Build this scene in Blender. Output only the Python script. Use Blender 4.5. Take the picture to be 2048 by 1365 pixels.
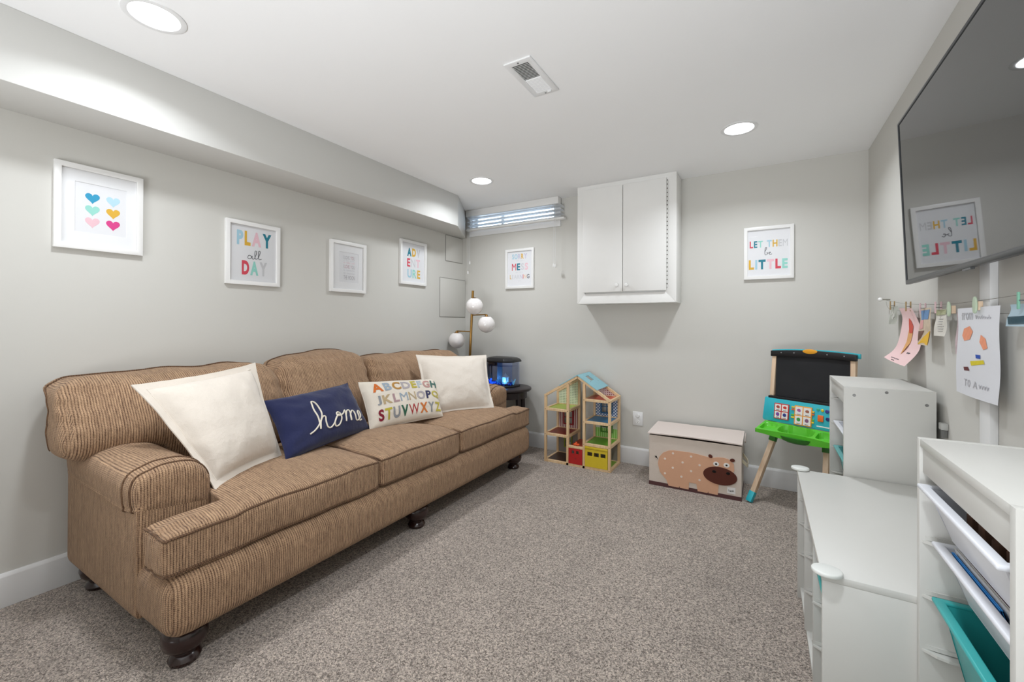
import bpy, bmesh, math, random
from mathutils import Vector, Matrix, noise
random.seed(7)
PI = math.pi
SC = bpy.context.scene
COL = SC.collection
for o in list(bpy.data.objects):
    bpy.data.objects.remove(o)

# ------------------------------------------------------------------ room dimensions (metres)
XL, XR, H = -2.757, 0.6137, 2.386        # left wall, right wall, ceiling
YB, YR = 0.0, -5.7                       # back wall, rear wall (behind the camera)
XS, ZS = -2.4295, 2.102                  # soffit face, soffit underside

# ------------------------------------------------------------------ camera
cam_d = bpy.data.cameras.new('camera')
cam = bpy.data.objects.new('camera', cam_d)
COL.objects.link(cam)
SC.camera = cam
F = Vector((-0.50888995, 0.86082134, 0.0042)).normalized()
R = Vector((0.86083072, 0.50887647, 0.00389996)).normalized()
U = R.cross(F).normalized()
cam.matrix_world = Matrix(((R.x, U.x, -F.x, 0), (R.y, U.y, -F.y, -3.6774), (R.z, U.z, -F.z, 1.2066), (0, 0, 0, 1)))
cam_d.sensor_fit = 'HORIZONTAL'
cam_d.sensor_width = 36.0
cam_d.lens = 848.046 / 2048 * 36.0
cam_d.shift_y = -(682.5 - 642.72) / 2048
cam_d.clip_start = 0.05

# ------------------------------------------------------------------ world, exposure, large lights
w = bpy.data.worlds.new('world')
SC.world = w
w.use_nodes = True
wn = w.node_tree
bg = wn.nodes['Background']
bg.inputs[0].default_value = (0.78, 0.88, 1.0, 1)
bg.inputs[1].default_value = 5.0
SC.view_settings.view_transform = 'Standard'
SC.view_settings.look = 'None'
SC.view_settings.gamma = 1.0
SC.view_settings.use_curve_mapping = False
SC.view_settings.exposure = 0.40
LAMP_POWER = 6.9

def area_light(name, loc, rot, sx, sy, power, color):
    d = bpy.data.lights.new(name, 'AREA')
    d.shape = 'RECTANGLE'; d.size = sx; d.size_y = sy
    d.energy = power; d.color = color
    o = bpy.data.objects.new(name, d)
    o.location = loc; o.rotation_euler = rot
    COL.objects.link(o)
    return o
# added fill light behind the camera, aimed up to brighten the ceiling
_ul = area_light('rear_fill_uplight', (-0.7, -5.35, 0.5), (PI - 0.72, 0, 0), 2.0, 0.8, 40, (0.93, 0.965, 1.0))
_ul.data.spread = math.radians(115)

# ------------------------------------------------------------------ helpers: objects
WORLD = {}
def tag(o, label=None, cat=None, group=None, kind=None):
    if label: o['label'] = label
    if cat: o['category'] = cat
    if group: o['group'] = group
    if kind: o['kind'] = kind
    return o
def thing(name, label, cat, loc, group=None):
    o = bpy.data.objects.new(name, None)
    o.empty_display_size = 0.05
    COL.objects.link(o)
    o.location = loc
    WORLD[o.name] = Vector(loc)
    return tag(o, label, cat, group)
def link(name, me, mats, parent=None):
    """me has world coordinates; recentre it on its bounds"""
    if not isinstance(mats, (list, tuple)): mats = [mats]
    for m in mats: me.materials.append(m)
    lo = [min(v.co[i] for v in me.vertices) for i in range(3)]
    hi = [max(v.co[i] for v in me.vertices) for i in range(3)]
    c = Vector(((lo[0] + hi[0]) / 2, (lo[1] + hi[1]) / 2, (lo[2] + hi[2]) / 2))
    me.transform(Matrix.Translation(-c))
    o = bpy.data.objects.new(name, me)
    COL.objects.link(o)
    if parent is not None:
        o.parent = parent
        o.location = c - WORLD[parent.name]
    else:
        o.location = c
    WORLD[o.name] = c
    return o
def obj(name, bm, mats, parent=None, bevel=0.0, seg=2, smooth=None):
    bmesh.ops.remove_doubles(bm, verts=bm.verts, dist=1e-6)
    if bevel:
        bmesh.ops.bevel(bm, geom=[e for e in bm.edges if e.is_manifold and e.calc_face_angle(0) > 0.35], offset=bevel, segments=seg, affect='EDGES', profile=0.5, clamp_overlap=True)
    bmesh.ops.recalc_face_normals(bm, faces=bm.faces)
    me = bpy.data.meshes.new(name)
    bm.to_mesh(me); bm.free()
    if smooth is None: smooth = bevel > 0
    if smooth:
        for p in me.polygons: p.use_smooth = True
        me.set_sharp_from_angle(angle=0.7)
    return link(name, me, mats, parent)
def struct(name, bm, mat, **k):
    o = obj(name, bm, mat, **k)
    o['kind'] = 'structure'
    return o
def copy_tree(o, delta, parent=None, **tags):
    c = o.copy(); COL.objects.link(c)
    if parent is not None: c.parent = parent
    else: c.location = o.location + Vector(delta)
    for ch in list(o.children): copy_tree(ch, delta, c)
    for k, v in tags.items(): c[k] = v
    return c

# ------------------------------------------------------------------ helpers: mesh
def NB(): return bmesh.new()
IDN = lambda x, y, z: (x, y, z)
def box(bm, x0, x1, y0, y1, z0, z1, T=IDN):
    vs = [bm.verts.new(T(x, y, z)) for x in (x0, x1) for y in (y0, y1) for z in (z0, z1)]
    for f in ((0, 1, 3, 2), (4, 6, 7, 5), (0, 4, 5, 1), (2, 3, 7, 6), (0, 2, 6, 4), (1, 5, 7, 3)):
        bm.faces.new([vs[i] for i in f])
    return vs
def boxm(*a, T=IDN):
    bm = NB(); box(bm, *a, T=T); return bm
def prism(bm, pts, d0, d1, T, mat=0):
    """polygon pts (s,t) extruded from d0 to d1 through T(s,t,d)"""
    a = [bm.verts.new(T(s, t, d0)) for s, t in pts]
    b = [bm.verts.new(T(s, t, d1)) for s, t in pts]
    n = len(pts)
    fs = [bm.faces.new(a), bm.faces.new(b[::-1])]
    for i in range(n): fs.append(bm.faces.new((a[i], b[i], b[(i + 1) % n], a[(i + 1) % n])))
    for f in fs: f.material_index = mat
def ring(bm, outer, inner, d0, d1, T):
    """frame between two polygons with the same number of points"""
    n = len(outer)
    L = [[bm.verts.new(T(s, t, d)) for s, t in p] for p, d in ((outer, d0), (outer, d1), (inner, d1), (inner, d0))]
    for k in range(4):
        A, B = L[k], L[(k + 1) % 4]
        for i in range(n):
            j = (i + 1) % n
            bm.faces.new((A[i], A[j], B[j], B[i]))
def rect(s0, s1, t0, t1): return [(s0, t0), (s1, t0), (s1, t1), (s0, t1)]
def circle(cs, ct, rs, rt=None, n=24, rot=0.0):
    rt = rs if rt is None else rt
    out = []
    for i in range(n):
        a = 2 * PI * i / n
        x, y = rs * math.cos(a), rt * math.sin(a)
        out.append((cs + x * math.cos(rot) - y * math.sin(rot), ct + x * math.sin(rot) + y * math.cos(rot)))
    return out
def lathe(bm, prof, c=(0, 0, 0), n=24, axis=None, cap=True):
    """prof: list of (r, h); axis: unit vector"""
    ax = Vector(axis or (0, 0, 1)).normalized()
    u = ax.orthogonal().normalized(); v = ax.cross(u); c = Vector(c)
    rings = []
    for r, h in prof:
        rings.append([bm.verts.new(c + ax * h + (u * math.cos(2 * PI * i / n) + v * math.sin(2 * PI * i / n)) * max(r, 1e-5)) for i in range(n)])
    for a, b in zip(rings, rings[1:]):
        for i in range(n): bm.faces.new((a[i], a[(i + 1) % n], b[(i + 1) % n], b[i]))
    if cap:
        bm.faces.new(rings[0][::-1]); bm.faces.new(rings[-1])
def tube(bm, pts, r, n=8, closed=False, rfun=None, flat=None):
    P = [Vector(p) for p in pts]
    m = len(P)
    rings = []; prev = None
    for i in range(m):
        if closed: t = P[(i + 1) % m] - P[(i - 1) % m]
        else: t = P[min(i + 1, m - 1)] - P[max(i - 1, 0)]
        t.normalize()
        if prev is None: u = t.orthogonal().normalized()
        else:
            u = prev - t * prev.dot(t)
            u = u.normalized() if u.length > 1e-6 else t.orthogonal().normalized()
        prev = u; v = t.cross(u)
        rr = rfun(i / max(1, m - 1)) if rfun else r
        rings.append([bm.verts.new(P[i] + (u * math.cos(2 * PI * k / n) + v * math.sin(2 * PI * k / n)) * rr) for k in range(n)])
    rng = range(m) if closed else range(m - 1)
    for i in rng:
        a, b = rings[i], rings[(i + 1) % m]
        if closed and i == m - 1:   # best rotational match
            k0 = min(range(n), key=lambda k: (a[0].co - b[k].co).length)
            b = b[k0:] + b[:k0]
        for k in range(n): bm.faces.new((a[k], a[(k + 1) % n], b[(k + 1) % n], b[k]))
    if not closed:
        bm.faces.new(rings[0][::-1]); bm.faces.new(rings[-1])
def spline(pts, k=6, closed=False):
    P = [Vector(p) for p in pts]; out = []; n = len(P)
    for i in range(n if closed else n - 1):
        if closed: a, b, c, d = P[i - 1], P[i], P[(i + 1) % n], P[(i + 2) % n]
        else: a, b, c, d = P[max(i - 1, 0)], P[i], P[i + 1], P[min(i + 2, n - 1)]
        for j in range(k):
            t = j / k
            out.append(0.5 * ((2 * b) + (c - a) * t + (2 * a - 5 * b + 4 * c - d) * t * t + (3 * b - 3 * c + d - a) * t ** 3))
    if not closed: out.append(P[-1])
    return out
def sphere(bm, c, r, n=20, sz=1.0):
    lathe(bm, [(r * math.sin(PI * i / (n // 2)), -r * sz * math.cos(PI * i / (n // 2))) for i in range(n // 2 + 1)], c, n, cap=False)
def grid(bm, fn, nu, nv, mat=0):
    V = [[bm.verts.new(fn(i / nu, j / nv)) for j in range(nv + 1)] for i in range(nu + 1)]
    for i in range(nu):
        for j in range(nv):
            f = bm.faces.new((V[i][j], V[i + 1][j], V[i + 1][j + 1], V[i][j + 1])); f.material_index = mat
def cube_surface(bm, fn, n=20):
    """fn maps a point of the surface of the cube [-1,1]^3"""
    cache = {}
    w = lambda t: math.sin(t * PI / 2)
    def V(i, j, k):
        key = (i, j, k)
        if key not in cache: cache[key] = bm.verts.new(fn(w(2 * i / n - 1), w(2 * j / n - 1), w(2 * k / n - 1)))
        return cache[key]
    for a in range(n):
        for b in range(n):
            for q in (0, n):
                for f in (((q, a, b), (q, a + 1, b), (q, a + 1, b + 1), (q, a, b + 1)),
                          ((a, q, b), (a + 1, q, b), (a + 1, q, b + 1), (a, q, b + 1)),
                          ((a, b, q), (a + 1, b, q), (a + 1, b + 1, q), (a, b + 1, q))):
                    bm.faces.new([V(*p) for p in f])
def softfn(x0, x1, y0, y1, z0, z1, r, bulge=(0, 0, 0), wr=0.0, seed=0.0, post=None, freq=5.0):
    hx, hy, hz = (x1 - x0) / 2, (y1 - y0) / 2, (z1 - z0) / 2
    cx, cy, cz = (x1 + x0) / 2, (y1 + y0) / 2, (z1 + z0) / 2
    def fn(a, b, c):
        p = Vector((a * hx, b * hy, c * hz))
        q = Vector((max(-hx + r, min(hx - r, p.x)), max(-hy + r, min(hy - r, p.y)), max(-hz + r, min(hz - r, p.z))))
        d = p - q
        if d.length > 1e-9:
            m = max(abs(d.x), abs(d.y), abs(d.z))
            d = d.normalized() * m
        p = q + d
        A, B, C_ = a * a, b * b, c * c
        p.x += bulge[0] * a * A * (1 - B) * (1 - C_)
        p.y += bulge[1] * b * B * (1 - A) * (1 - C_)
        p.z += bulge[2] * c * C_ * (1 - A) * (1 - B)
        p += Vector((cx, cy, cz))
        if wr:
            s = Vector((p.x * freq + seed, p.y * freq, p.z * freq))
            p += Vector((noise.noise(s), noise.noise(s + Vector((9, 0, 0))), noise.noise(s + Vector((0, 9, 0))))) * wr
        if post: p = post(p, a, b, c)
        return p
    return fn
_tc = {}
def glyph(ch, bold=0.0):
    if ch in 'MNW': bold = 0.0
    key = (ch, bold)
    if key not in _tc:
        cu = bpy.data.curves.new('g', 'FONT'); cu.body = ch; cu.offset = bold; cu.resolution_u = 4
        o = bpy.data.objects.new('g', cu)
        me = bpy.data.meshes.new_from_object(o)
        vs = [(v.co.x, v.co.y) for v in me.vertices]
        fs = [tuple(p.vertices) for p in me.polygons]
        bpy.data.meshes.remove(me); bpy.data.objects.remove(o); bpy.data.curves.remove(cu)
        if vs:
            x0 = min(v[0] for v in vs); x1 = max(v[0] for v in vs)
            y0 = min(v[1] for v in vs); y1 = max(v[1] for v in vs)
            vs = [((x - x0) / (x1 - x0), (y - y0) / (y1 - y0)) for x, y in vs]
            _tc[key] = (vs, fs, (x1 - x0) / 0.7)
        else: _tc[key] = ([], [], 0.3)
    return _tc[key]
def text(bm, s, s0, s1, t0, t1, T, d=0.0, mats=None, bold=0.015, gap=0.16, sub=0):
    """string laid out to fill the box exactly, each letter as tall as the row"""
    ws = [(0.45 if c == ' ' else glyph(c, bold)[2]) for c in s]
    tot = sum(ws) + gap * (len(s) - 1)
    x = 0.0
    for i, c in enumerate(s):
        if c != ' ':
            vs, fs, wd = glyph(c, bold)
            tmp = bmesh.new()
            V = [tmp.verts.new((px, py, 0)) for px, py in vs]
            for f in fs:
                try: tmp.faces.new([V[k] for k in f])
                except ValueError: pass
            if sub:
                bmesh.ops.triangulate(tmp, faces=tmp.faces)
                for _ in range(sub):
                    es = [e for e in tmp.edges if e.calc_length() > 0.28]
                    if es: bmesh.ops.subdivide_edges(tmp, edges=es, cuts=1); bmesh.ops.triangulate(tmp, faces=tmp.faces)
            tmp.verts.index_update()
            NV = [bm.verts.new(T(s0 + (s1 - s0) * (x + v.co.x * wd) / tot, t0 + (t1 - t0) * v.co.y, d)) for v in tmp.verts]
            for f in tmp.faces:
                try:
                    nf = bm.faces.new([NV[v.index] for v in f.verts])
                    nf.material_index = mats[i % len(mats)] if mats else 0
                except ValueError: pass
            tmp.free()
        x += ws[i] + gap

# ------------------------------------------------------------------ helpers: materials
def lin(h):
    h = h.lstrip('#')
    out = []
    for i in (0, 2, 4):
        c = int(h[i:i + 2], 16) / 255
        out.append(c / 12.92 if c <= 0.04045 else ((c + 0.055) / 1.055) ** 2.4)
    return tuple(out) + (1.0,)
class G:
    """small node-graph helper"""
    def __init__(s, name):
        s.m = bpy.data.materials.new(name); s.m.use_nodes = True
        s.t = s.m.node_tree; s.b = s.t.nodes['Principled BSDF']; s.out = s.t.nodes['Material Output']
    def n(s, typ, **k):
        nd = s.t.nodes.new(typ)
        for a, v in k.items(): setattr(nd, a, v)
        return nd
    def set(s, nd, i, v):
        if hasattr(v, 'is_linked') or isinstance(v, bpy.types.NodeSocket): s.t.links.new(v, nd.inputs[i])
        else: nd.inputs[i].default_value = v
    def math(s, op, a, b=0.0, c=None):
        nd = s.n('ShaderNodeMath', operation=op)
        s.set(nd, 0, a); s.set(nd, 1, b)
        if c is not None: s.set(nd, 2, c)
        return nd.outputs[0]
    def coord(s, kind='Object'):
        tc = s.n('ShaderNodeTexCoord'); sp = s.n('ShaderNodeSeparateXYZ')
        s.t.links.new(tc.outputs[kind], sp.inputs[0])
        return tc.outputs[kind], sp.outputs[0], sp.outputs[1], sp.outputs[2]
    def noise(s, vec, scale, detail=2.0, rough=0.5):
        nd = s.n('ShaderNodeTexNoise'); s.t.links.new(vec, nd.inputs['Vector'])
        nd.inputs['Scale'].default_value = scale; nd.inputs['Detail'].default_value = detail; nd.inputs['Roughness'].default_value = rough
        return nd.outputs['Fac']
    def mix(s, f, a, b):
        nd = s.n('ShaderNodeMix', data_type='RGBA')
        s.set(nd, 0, f); s.set(nd, 6, a); s.set(nd, 7, b)
        return nd.outputs[2]
    def ramp(s, f, a, b):
        nd = s.n('ShaderNodeMapRange'); s.set(nd, 0, f); nd.inputs[1].default_value = a; nd.inputs[2].default_value = b
        return nd.outputs[0]
    def bump(s, h, strength=0.3, dist=0.002, normal=None):
        nd = s.n('ShaderNodeBump'); s.t.links.new(h, nd.inputs['Height'])
        nd.inputs['Strength'].default_value = strength; nd.inputs['Distance'].default_value = dist
        if normal is not None: s.t.links.new(normal, nd.inputs['Normal'])
        s.t.links.new(nd.outputs[0], s.b.inputs['Normal'])
        return nd.outputs[0]
    def col(s, v): s.set(s.b, 'Base Color', v)
_mc = {}
def mat(name, hexc, rough=0.5, metal=0.0, spec=0.5, var=0.05, scale=12.0, bump=0.0, bscale=80.0, bdist=0.001, coat=0.0, sheen=0.0):
    if name in _mc: return _mc[name]
    g = G(name); c = lin(hexc)
    v, x, y, z = g.coord()
    f = g.noise(v, scale, 3.0)
    d = tuple(k * (1 - var) for k in c[:3]) + (1,); e = tuple(min(1, k * (1 + var)) for k in c[:3]) + (1,)
    g.col(g.mix(f, d, e))
    g.b.inputs['Roughness'].default_value = rough; g.b.inputs['Metallic'].default_value = metal
    g.b.inputs['Specular IOR Level'].default_value = spec
    g.b.inputs['Coat Weight'].default_value = coat
    g.b.inputs['Sheen Weight'].default_value = sheen
    if bump: g.bump(g.noise(v, bscale, 3.0), bump, bdist)
    _mc[name] = g.m
    return g.m
def emit(name, hexc, strength):
    g = G(name); g.b.inputs['Base Color'].default_value = lin(hexc)
    g.b.inputs['Emission Color'].default_value = lin(hexc); g.b.inputs['Emission Strength'].default_value = strength
    return g.m
def glass(name, tint='#FFFFFF', gloss=1.0, rough=0.0, ior=1.5):
    g = G(name); t = g.t
    tr = g.n('ShaderNodeBsdfTransparent'); tr.inputs[0].default_value = lin(tint)
    gl = g.n('ShaderNodeBsdfGlossy'); gl.inputs['Roughness'].default_value = rough
    fr = g.n('ShaderNodeFresnel'); fr.inputs[0].default_value = ior
    mx = g.n('ShaderNodeMixShader')
    t.links.new(g.math('MULTIPLY', fr.outputs[0], gloss), mx.inputs[0])
    t.links.new(tr.outputs[0], mx.inputs[1]); t.links.new(gl.outputs[0], mx.inputs[2])
    t.links.new(mx.outputs[0], g.out.inputs[0])
    return g.m
def wood(name, c1, c2, axis=2, scale=14.0, rough=0.45):
    g = G(name); v, x, y, z = g.coord()
    mp = g.n('ShaderNodeMapping'); g.t.links.new(v, mp.inputs[0])
    sc = [60.0, 60.0, 60.0]; sc[axis] = 4.0
    mp.inputs['Scale'].default_value = sc
    f = g.noise(mp.outputs[0], 1.0, 3.0)
    g.col(g.mix(g.ramp(f, 0.3, 0.7), lin(c1), lin(c2)))
    g.b.inputs['Roughness'].default_value = rough
    return g.m
def sofa_fabric(name, light, dark, period=0.0088, depth=1.0):
    g = G(name); v, x, y, z = g.coord()
    geo = g.n('ShaderNodeNewGeometry'); sp = g.n('ShaderNodeSeparateXYZ'); g.t.links.new(geo.outputs['True Normal'], sp.inputs[0])
    ny = g.math('ABSOLUTE', sp.outputs[1]); nz = g.math('ABSOLUTE', sp.outputs[2]); nx = g.math('ABSOLUTE', sp.outputs[0])
    onside = g.math('GREATER_THAN', ny, 0.75)
    top = g.math('GREATER_THAN', nz, 0.7)
    mx = g.n('ShaderNodeMix'); g.set(mx, 0, onside); g.set(mx, 2, y); g.set(mx, 3, x)
    c = mx.outputs[0]
    m2 = g.n('ShaderNodeMix'); g.set(m2, 0, top); g.set(m2, 2, z); g.set(m2, 3, x)
    o = m2.outputs[0]
    wob = g.noise(v, 7.0, 2.0)
    c = g.math('ADD', c, g.math('MULTIPLY', wob, 0.006))
    rib = g.math('SINE', g.math('MULTIPLY', c, 2 * PI / period))
    wv = g.math('SINE', g.math('ADD', g.math('MULTIPLY', o, 2 * PI / 0.0062), g.math('MULTIPLY', rib, 1.4)))
    fine = g.noise(v, 240.0, 2.0, 0.7)
    cb = g.n('ShaderNodeCombineXYZ'); g.set(cb, 0, g.math('MULTIPLY', c, 230.0)); g.set(cb, 1, g.math('MULTIPLY', o, 26.0))
    thread = g.noise(cb.outputs[0], 1.0, 2.0, 0.6)
    big = g.noise(v, 5.0, 3.0)
    ribs = g.math('SUBTRACT', 1.0, g.math('MULTIPLY', g.math('POWER', g.math('SUBTRACT', 0.5, g.math('MULTIPLY', rib, 0.5)), 2.2), 2.0))
    h = g.math('ADD', g.math('MULTIPLY', ribs, 0.55), g.math('MULTIPLY', wv, 0.30))
    mp = g.n('ShaderNodeMapping'); g.t.links.new(v, mp.inputs[0]); mp.inputs['Scale'].default_value = (110, 110, 8)
    cb2 = g.n('ShaderNodeCombineXYZ'); g.set(cb2, 0, g.math('MULTIPLY', c, 70.0)); g.set(cb2, 1, g.math('MULTIPLY', o, 5.0))
    streak = g.noise(cb2.outputs[0], 1.0, 3.0, 0.6)
    f = g.math('ADD', g.math('MULTIPLY', h, 0.46), g.math('MULTIPLY', fine, 0.75))
    f = g.math('ADD', f, g.math('MULTIPLY', thread, 1.1))
    f = g.math('ADD', f, g.math('MULTIPLY', streak, 0.7))
    f = g.ramp(f, 0.72, 1.88)
    colr = g.mix(f, lin(dark), lin(light))
    hs = g.n('ShaderNodeHueSaturation'); g.t.links.new(colr, hs.inputs['Color'])
    g.set(hs, 'Value', g.math('ADD', g.math('MULTIPLY', big, 0.3), 0.87))
    g.col(hs.outputs[0])
    g.b.inputs['Roughness'].default_value = 0.9; g.b.inputs['Specular IOR Level'].default_value = 0.25
    g.b.inputs['Sheen Weight'].default_value = 0.15; g.b.inputs['Sheen Roughness'].default_value = 0.5
    g.b.inputs['Sheen Tint'].default_value = (1, 0.9, 0.8, 1)
    g.bump(g.math('ADD', h, g.math('MULTIPLY', fine, 0.6)), 0.75, 0.0022 * depth)
    return g.m
def linen(name, hexc, thread=900.0, bump=0.35, var=0.06):
    g = G(name); v, x, y, z = g.coord(); c = lin(hexc)
    f = g.noise(v, 260.0, 3.0, 0.7); big = g.noise(v, 6.0, 2.0)
    d = tuple(k * (1 - var) for k in c[:3]) + (1,); e = tuple(min(1, k * (1 + var)) for k in c[:3]) + (1,)
    g.col(g.mix(g.math('ADD', g.math('MULTIPLY', f, 0.7), g.math('MULTIPLY', big, 0.3)), d, e))
    g.b.inputs['Roughness'].default_value = 0.95; g.b.inputs['Specular IOR Level'].default_value = 0.2
    g.b.inputs['Sheen Weight'].default_value = 0.25
    wr = g.noise(v, 22.0, 2.0)
    g.bump(g.math('ADD', g.math('MULTIPLY', f, 0.35), g.math('MULTIPLY', wr, 1.6)), bump, 0.004)
    return g.m
def lattice_mat(name, bgc, fg, period, kind):
    """flat print: dots, stripes along s, diagonal lattice; in the object's x and z"""
    g = G(name); v, x, y, z = g.coord()
    k = 2 * PI / period
    if kind == 'stripe':
        f = g.math('GREATER_THAN', g.math('SINE', g.math('MULTIPLY', x, k)), 0.1)
    else:
        a = g.math('SINE', g.math('MULTIPLY', g.math('ADD', x, z), k)); b = g.math('SINE', g.math('MULTIPLY', g.math('SUBTRACT', x, z), k))
        if kind == 'dot': f = g.math('GREATER_THAN', g.math('MULTIPLY', a, b), 0.45)
        else: f = g.math('GREATER_THAN', g.math('MAXIMUM', g.math('ABSOLUTE', a), g.math('ABSOLUTE', b)), 0.86)
    g.col(g.mix(f, lin(bgc), lin(fg))); g.b.inputs['Roughness'].default_value = 0.5
    return g.m

# setting materials
M_wall = mat('wall_paint', '#D0CEC8', 0.75, var=0.012, scale=3, bump=0.12, bscale=260, bdist=0.0006, spec=0.3)
M_ceil = mat('ceiling_paint', '#F8F8F8', 0.85, var=0.01, scale=3, bump=0.08, bscale=200, bdist=0.0005, spec=0.2)
M_soffit = mat('soffit_paint', '#D0CFCB', 0.7, var=0.01, scale=3, bump=0.1, bscale=220, bdist=0.0005, spec=0.3)
M_trim = mat('trim_paint', '#E8E8E8', 0.35, var=0.01, spec=0.45)
M_cab = mat('cabinet_paint', '#EEEDEA', 0.4, var=0.012, spec=0.4)
M_white = mat('white_foil', '#CFCEC9', 0.42, var=0.01, spec=0.4)
M_frame = mat('frame_white', '#EFEEEC', 0.35, var=0.01)
M_paper = mat('print_paper', '#E6E6E8', 0.6, var=0.01)
M_matb = mat('mat_board', '#EDEDEE', 0.7, var=0.01)
M_pane = glass('picture_glass', gloss=0.4, ior=1.2)
M_black = mat('black_plastic', '#17171A', 0.35, var=0.1)
M_brass = mat('aged_brass', '#A6814A', 0.28, metal=1.0, var=0.08)
M_darkwood = mat('dark_wood', '#2C1714', 0.22, var=0.25, scale=18, coat=0.3)
M_espresso = mat('espresso_wood', '#2A2224', 0.35, var=0.2)
M_chrome = mat('screw_steel', '#9A9A9A', 0.3, metal=1.0)

def carpet_mat():
    g = G('carpet_pile'); v, x, y, z = g.coord()
    mp = g.n('ShaderNodeMapping'); g.t.links.new(v, mp.inputs[0]); mp.inputs['Scale'].default_value = (1.0, 1.0, 1.0)
    vv = mp.outputs[0]
    wv = g.n('ShaderNodeVectorMath', operation='ADD'); nz = g.n('ShaderNodeTexNoise'); g.t.links.new(vv, nz.inputs['Vector']); nz.inputs['Scale'].default_value = 60
    sc = g.n('ShaderNodeVectorMath', operation='SCALE'); g.t.links.new(nz.outputs['Color'], sc.inputs[0]); sc.inputs['Scale'].default_value = 0.012
    g.t.links.new(vv, wv.inputs[0]); g.t.links.new(sc.outputs[0], wv.inputs[1])
    vo = g.n('ShaderNodeTexVoronoi'); g.t.links.new(wv.outputs[0], vo.inputs['Vector']); vo.inputs['Scale'].default_value = 240
    tuft = vo.outputs['Distance']
    tcol = g.n('ShaderNodeSeparateXYZ'); g.t.links.new(vo.outputs['Color'], tcol.inputs[0])
    fine = g.noise(vv, 700.0, 2.0, 0.7); mid = g.noise(vv, 95.0, 3.0, 0.65); big = g.noise(vv, 2.6, 4.0, 0.6); mid2 = g.noise(vv, 14.0, 3.0, 0.6)
    f = g.math('ADD', g.math('MULTIPLY', tcol.outputs[0], 0.50), g.math('MULTIPLY', fine, 0.35))
    f = g.math('ADD', f, g.math('MULTIPLY', mid, 0.55))
    f = g.math('SUBTRACT', f, g.math('MULTIPLY', tuft, 0.25))
    f = g.ramp(f, 0.30, 0.90)
    c = g.mix(f, lin('#5E5147'), lin('#E3D3C5'))
    hs = g.n('ShaderNodeHueSaturation'); g.t.links.new(c, hs.inputs['Color'])
    g.set(hs, 'Value', g.math('ADD', g.math('ADD', g.math('MULTIPLY', big, 0.5), g.math('MULTIPLY', mid2, 0.2)), 0.65))
    g.col(hs.outputs[0])
    g.b.inputs['Roughness'].default_value = 1.0; g.b.inputs['Specular IOR Level'].default_value = 0.05
    g.b.inputs['Sheen Weight'].default_value = 0.3
    hgt = g.math('ADD', g.math('MULTIPLY', g.math('SUBTRACT', 1.0, tuft), 0.6), g.math('ADD', g.math('MULTIPLY', mid, 0.9), g.math('MULTIPLY', fine, 0.3)))
    g.bump(hgt, 1.0, 0.006)
    return g.m
M_carpet = carpet_mat()

# ================================================================== THE SETTING
struct('floor', boxm(XL - 0.1, XR + 0.1, YR - 0.1, YB + 0.1, -0.06, 0.0), M_carpet)
LAMPS = [(-2.022, -2.977), (-0.124, -0.785), (-2.010, -0.783), (-0.124, -2.977)]
bm = NB()
box(bm, XL - 0.1, XR + 0.1, YR - 0.1, YB + 0.3, H + 0.05, H + 0.09)
es_ = []
lo_ = [bm.verts.new((x, y, H)) for x, y in rect(XL - 0.1, XR + 0.1, YR - 0.1, YB + 0.3)]
es_ += [bm.edges.new((lo_[i], lo_[(i + 1) % 4])) for i in range(4)]
for lx_, ly_ in LAMPS:
    c_ = [bm.verts.new((x, y, H)) for x, y in circle(lx_, ly_, 0.079, n=48)]
    es_ += [bm.edges.new((c_[i], c_[(i + 1) % 48])) for i in range(48)]
bmesh.ops.triangle_fill(bm, edges=es_, use_beauty=True)
struct('ceiling', bm, M_ceil)
struct('wall_left', boxm(XL - 0.1, XL, YR - 0.1, YB + 0.1, 0, H), M_wall)
struct('wall_right', boxm(XR, XR + 0.1, YR - 0.1, YB + 0.1, 0, H), M_wall)
struct('wall_rear', boxm(XL, XR, YR - 0.1, YR, 0, H), M_wall)
# back wall with the window opening
WX0, WX1, WZ0, WZ1 = -2.68, -1.70, 2.175, H
bm = NB()
box(bm, XL, XR, YB, YB + 0.1, 0, WZ0)
box(bm, XL, WX0, YB, YB + 0.1, WZ0, H)
box(bm, WX1, XR, YB, YB + 0.1, WZ0, H)
struct('wall_back', bm, M_wall)
# soffit along the left wall, with its end splayed towards the window
bm = NB()
prism(bm, [(XL, YR), (XS, YR), (XS, -0.56), (-2.725, -0.05), (XL, -0.05)], ZS, H, lambda s, t, d: (s, t, d))
struct('trim_1', bm, M_soffit, bevel=0.003)
def baseboard(name, pts_T, length):
    bm = NB()
    prism(bm, [(0, 0), (0.014, 0), (0.014, 0.128), (0.008, 0.143), (0, 0.143)], 0, length, pts_T)
    struct(name, bm, M_trim, bevel=0.0015)
baseboard('baseboard_left', lambda s, t, d: (XL + s, YR + d, t), -YR)
baseboard('baseboard_back', lambda s, t, d: (XL + 0.014 + d, YB - s, t), XR - XL - 0.028)
baseboard('baseboard_right', lambda s, t, d: (XR - s, YR + d, t), -YR)

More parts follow.
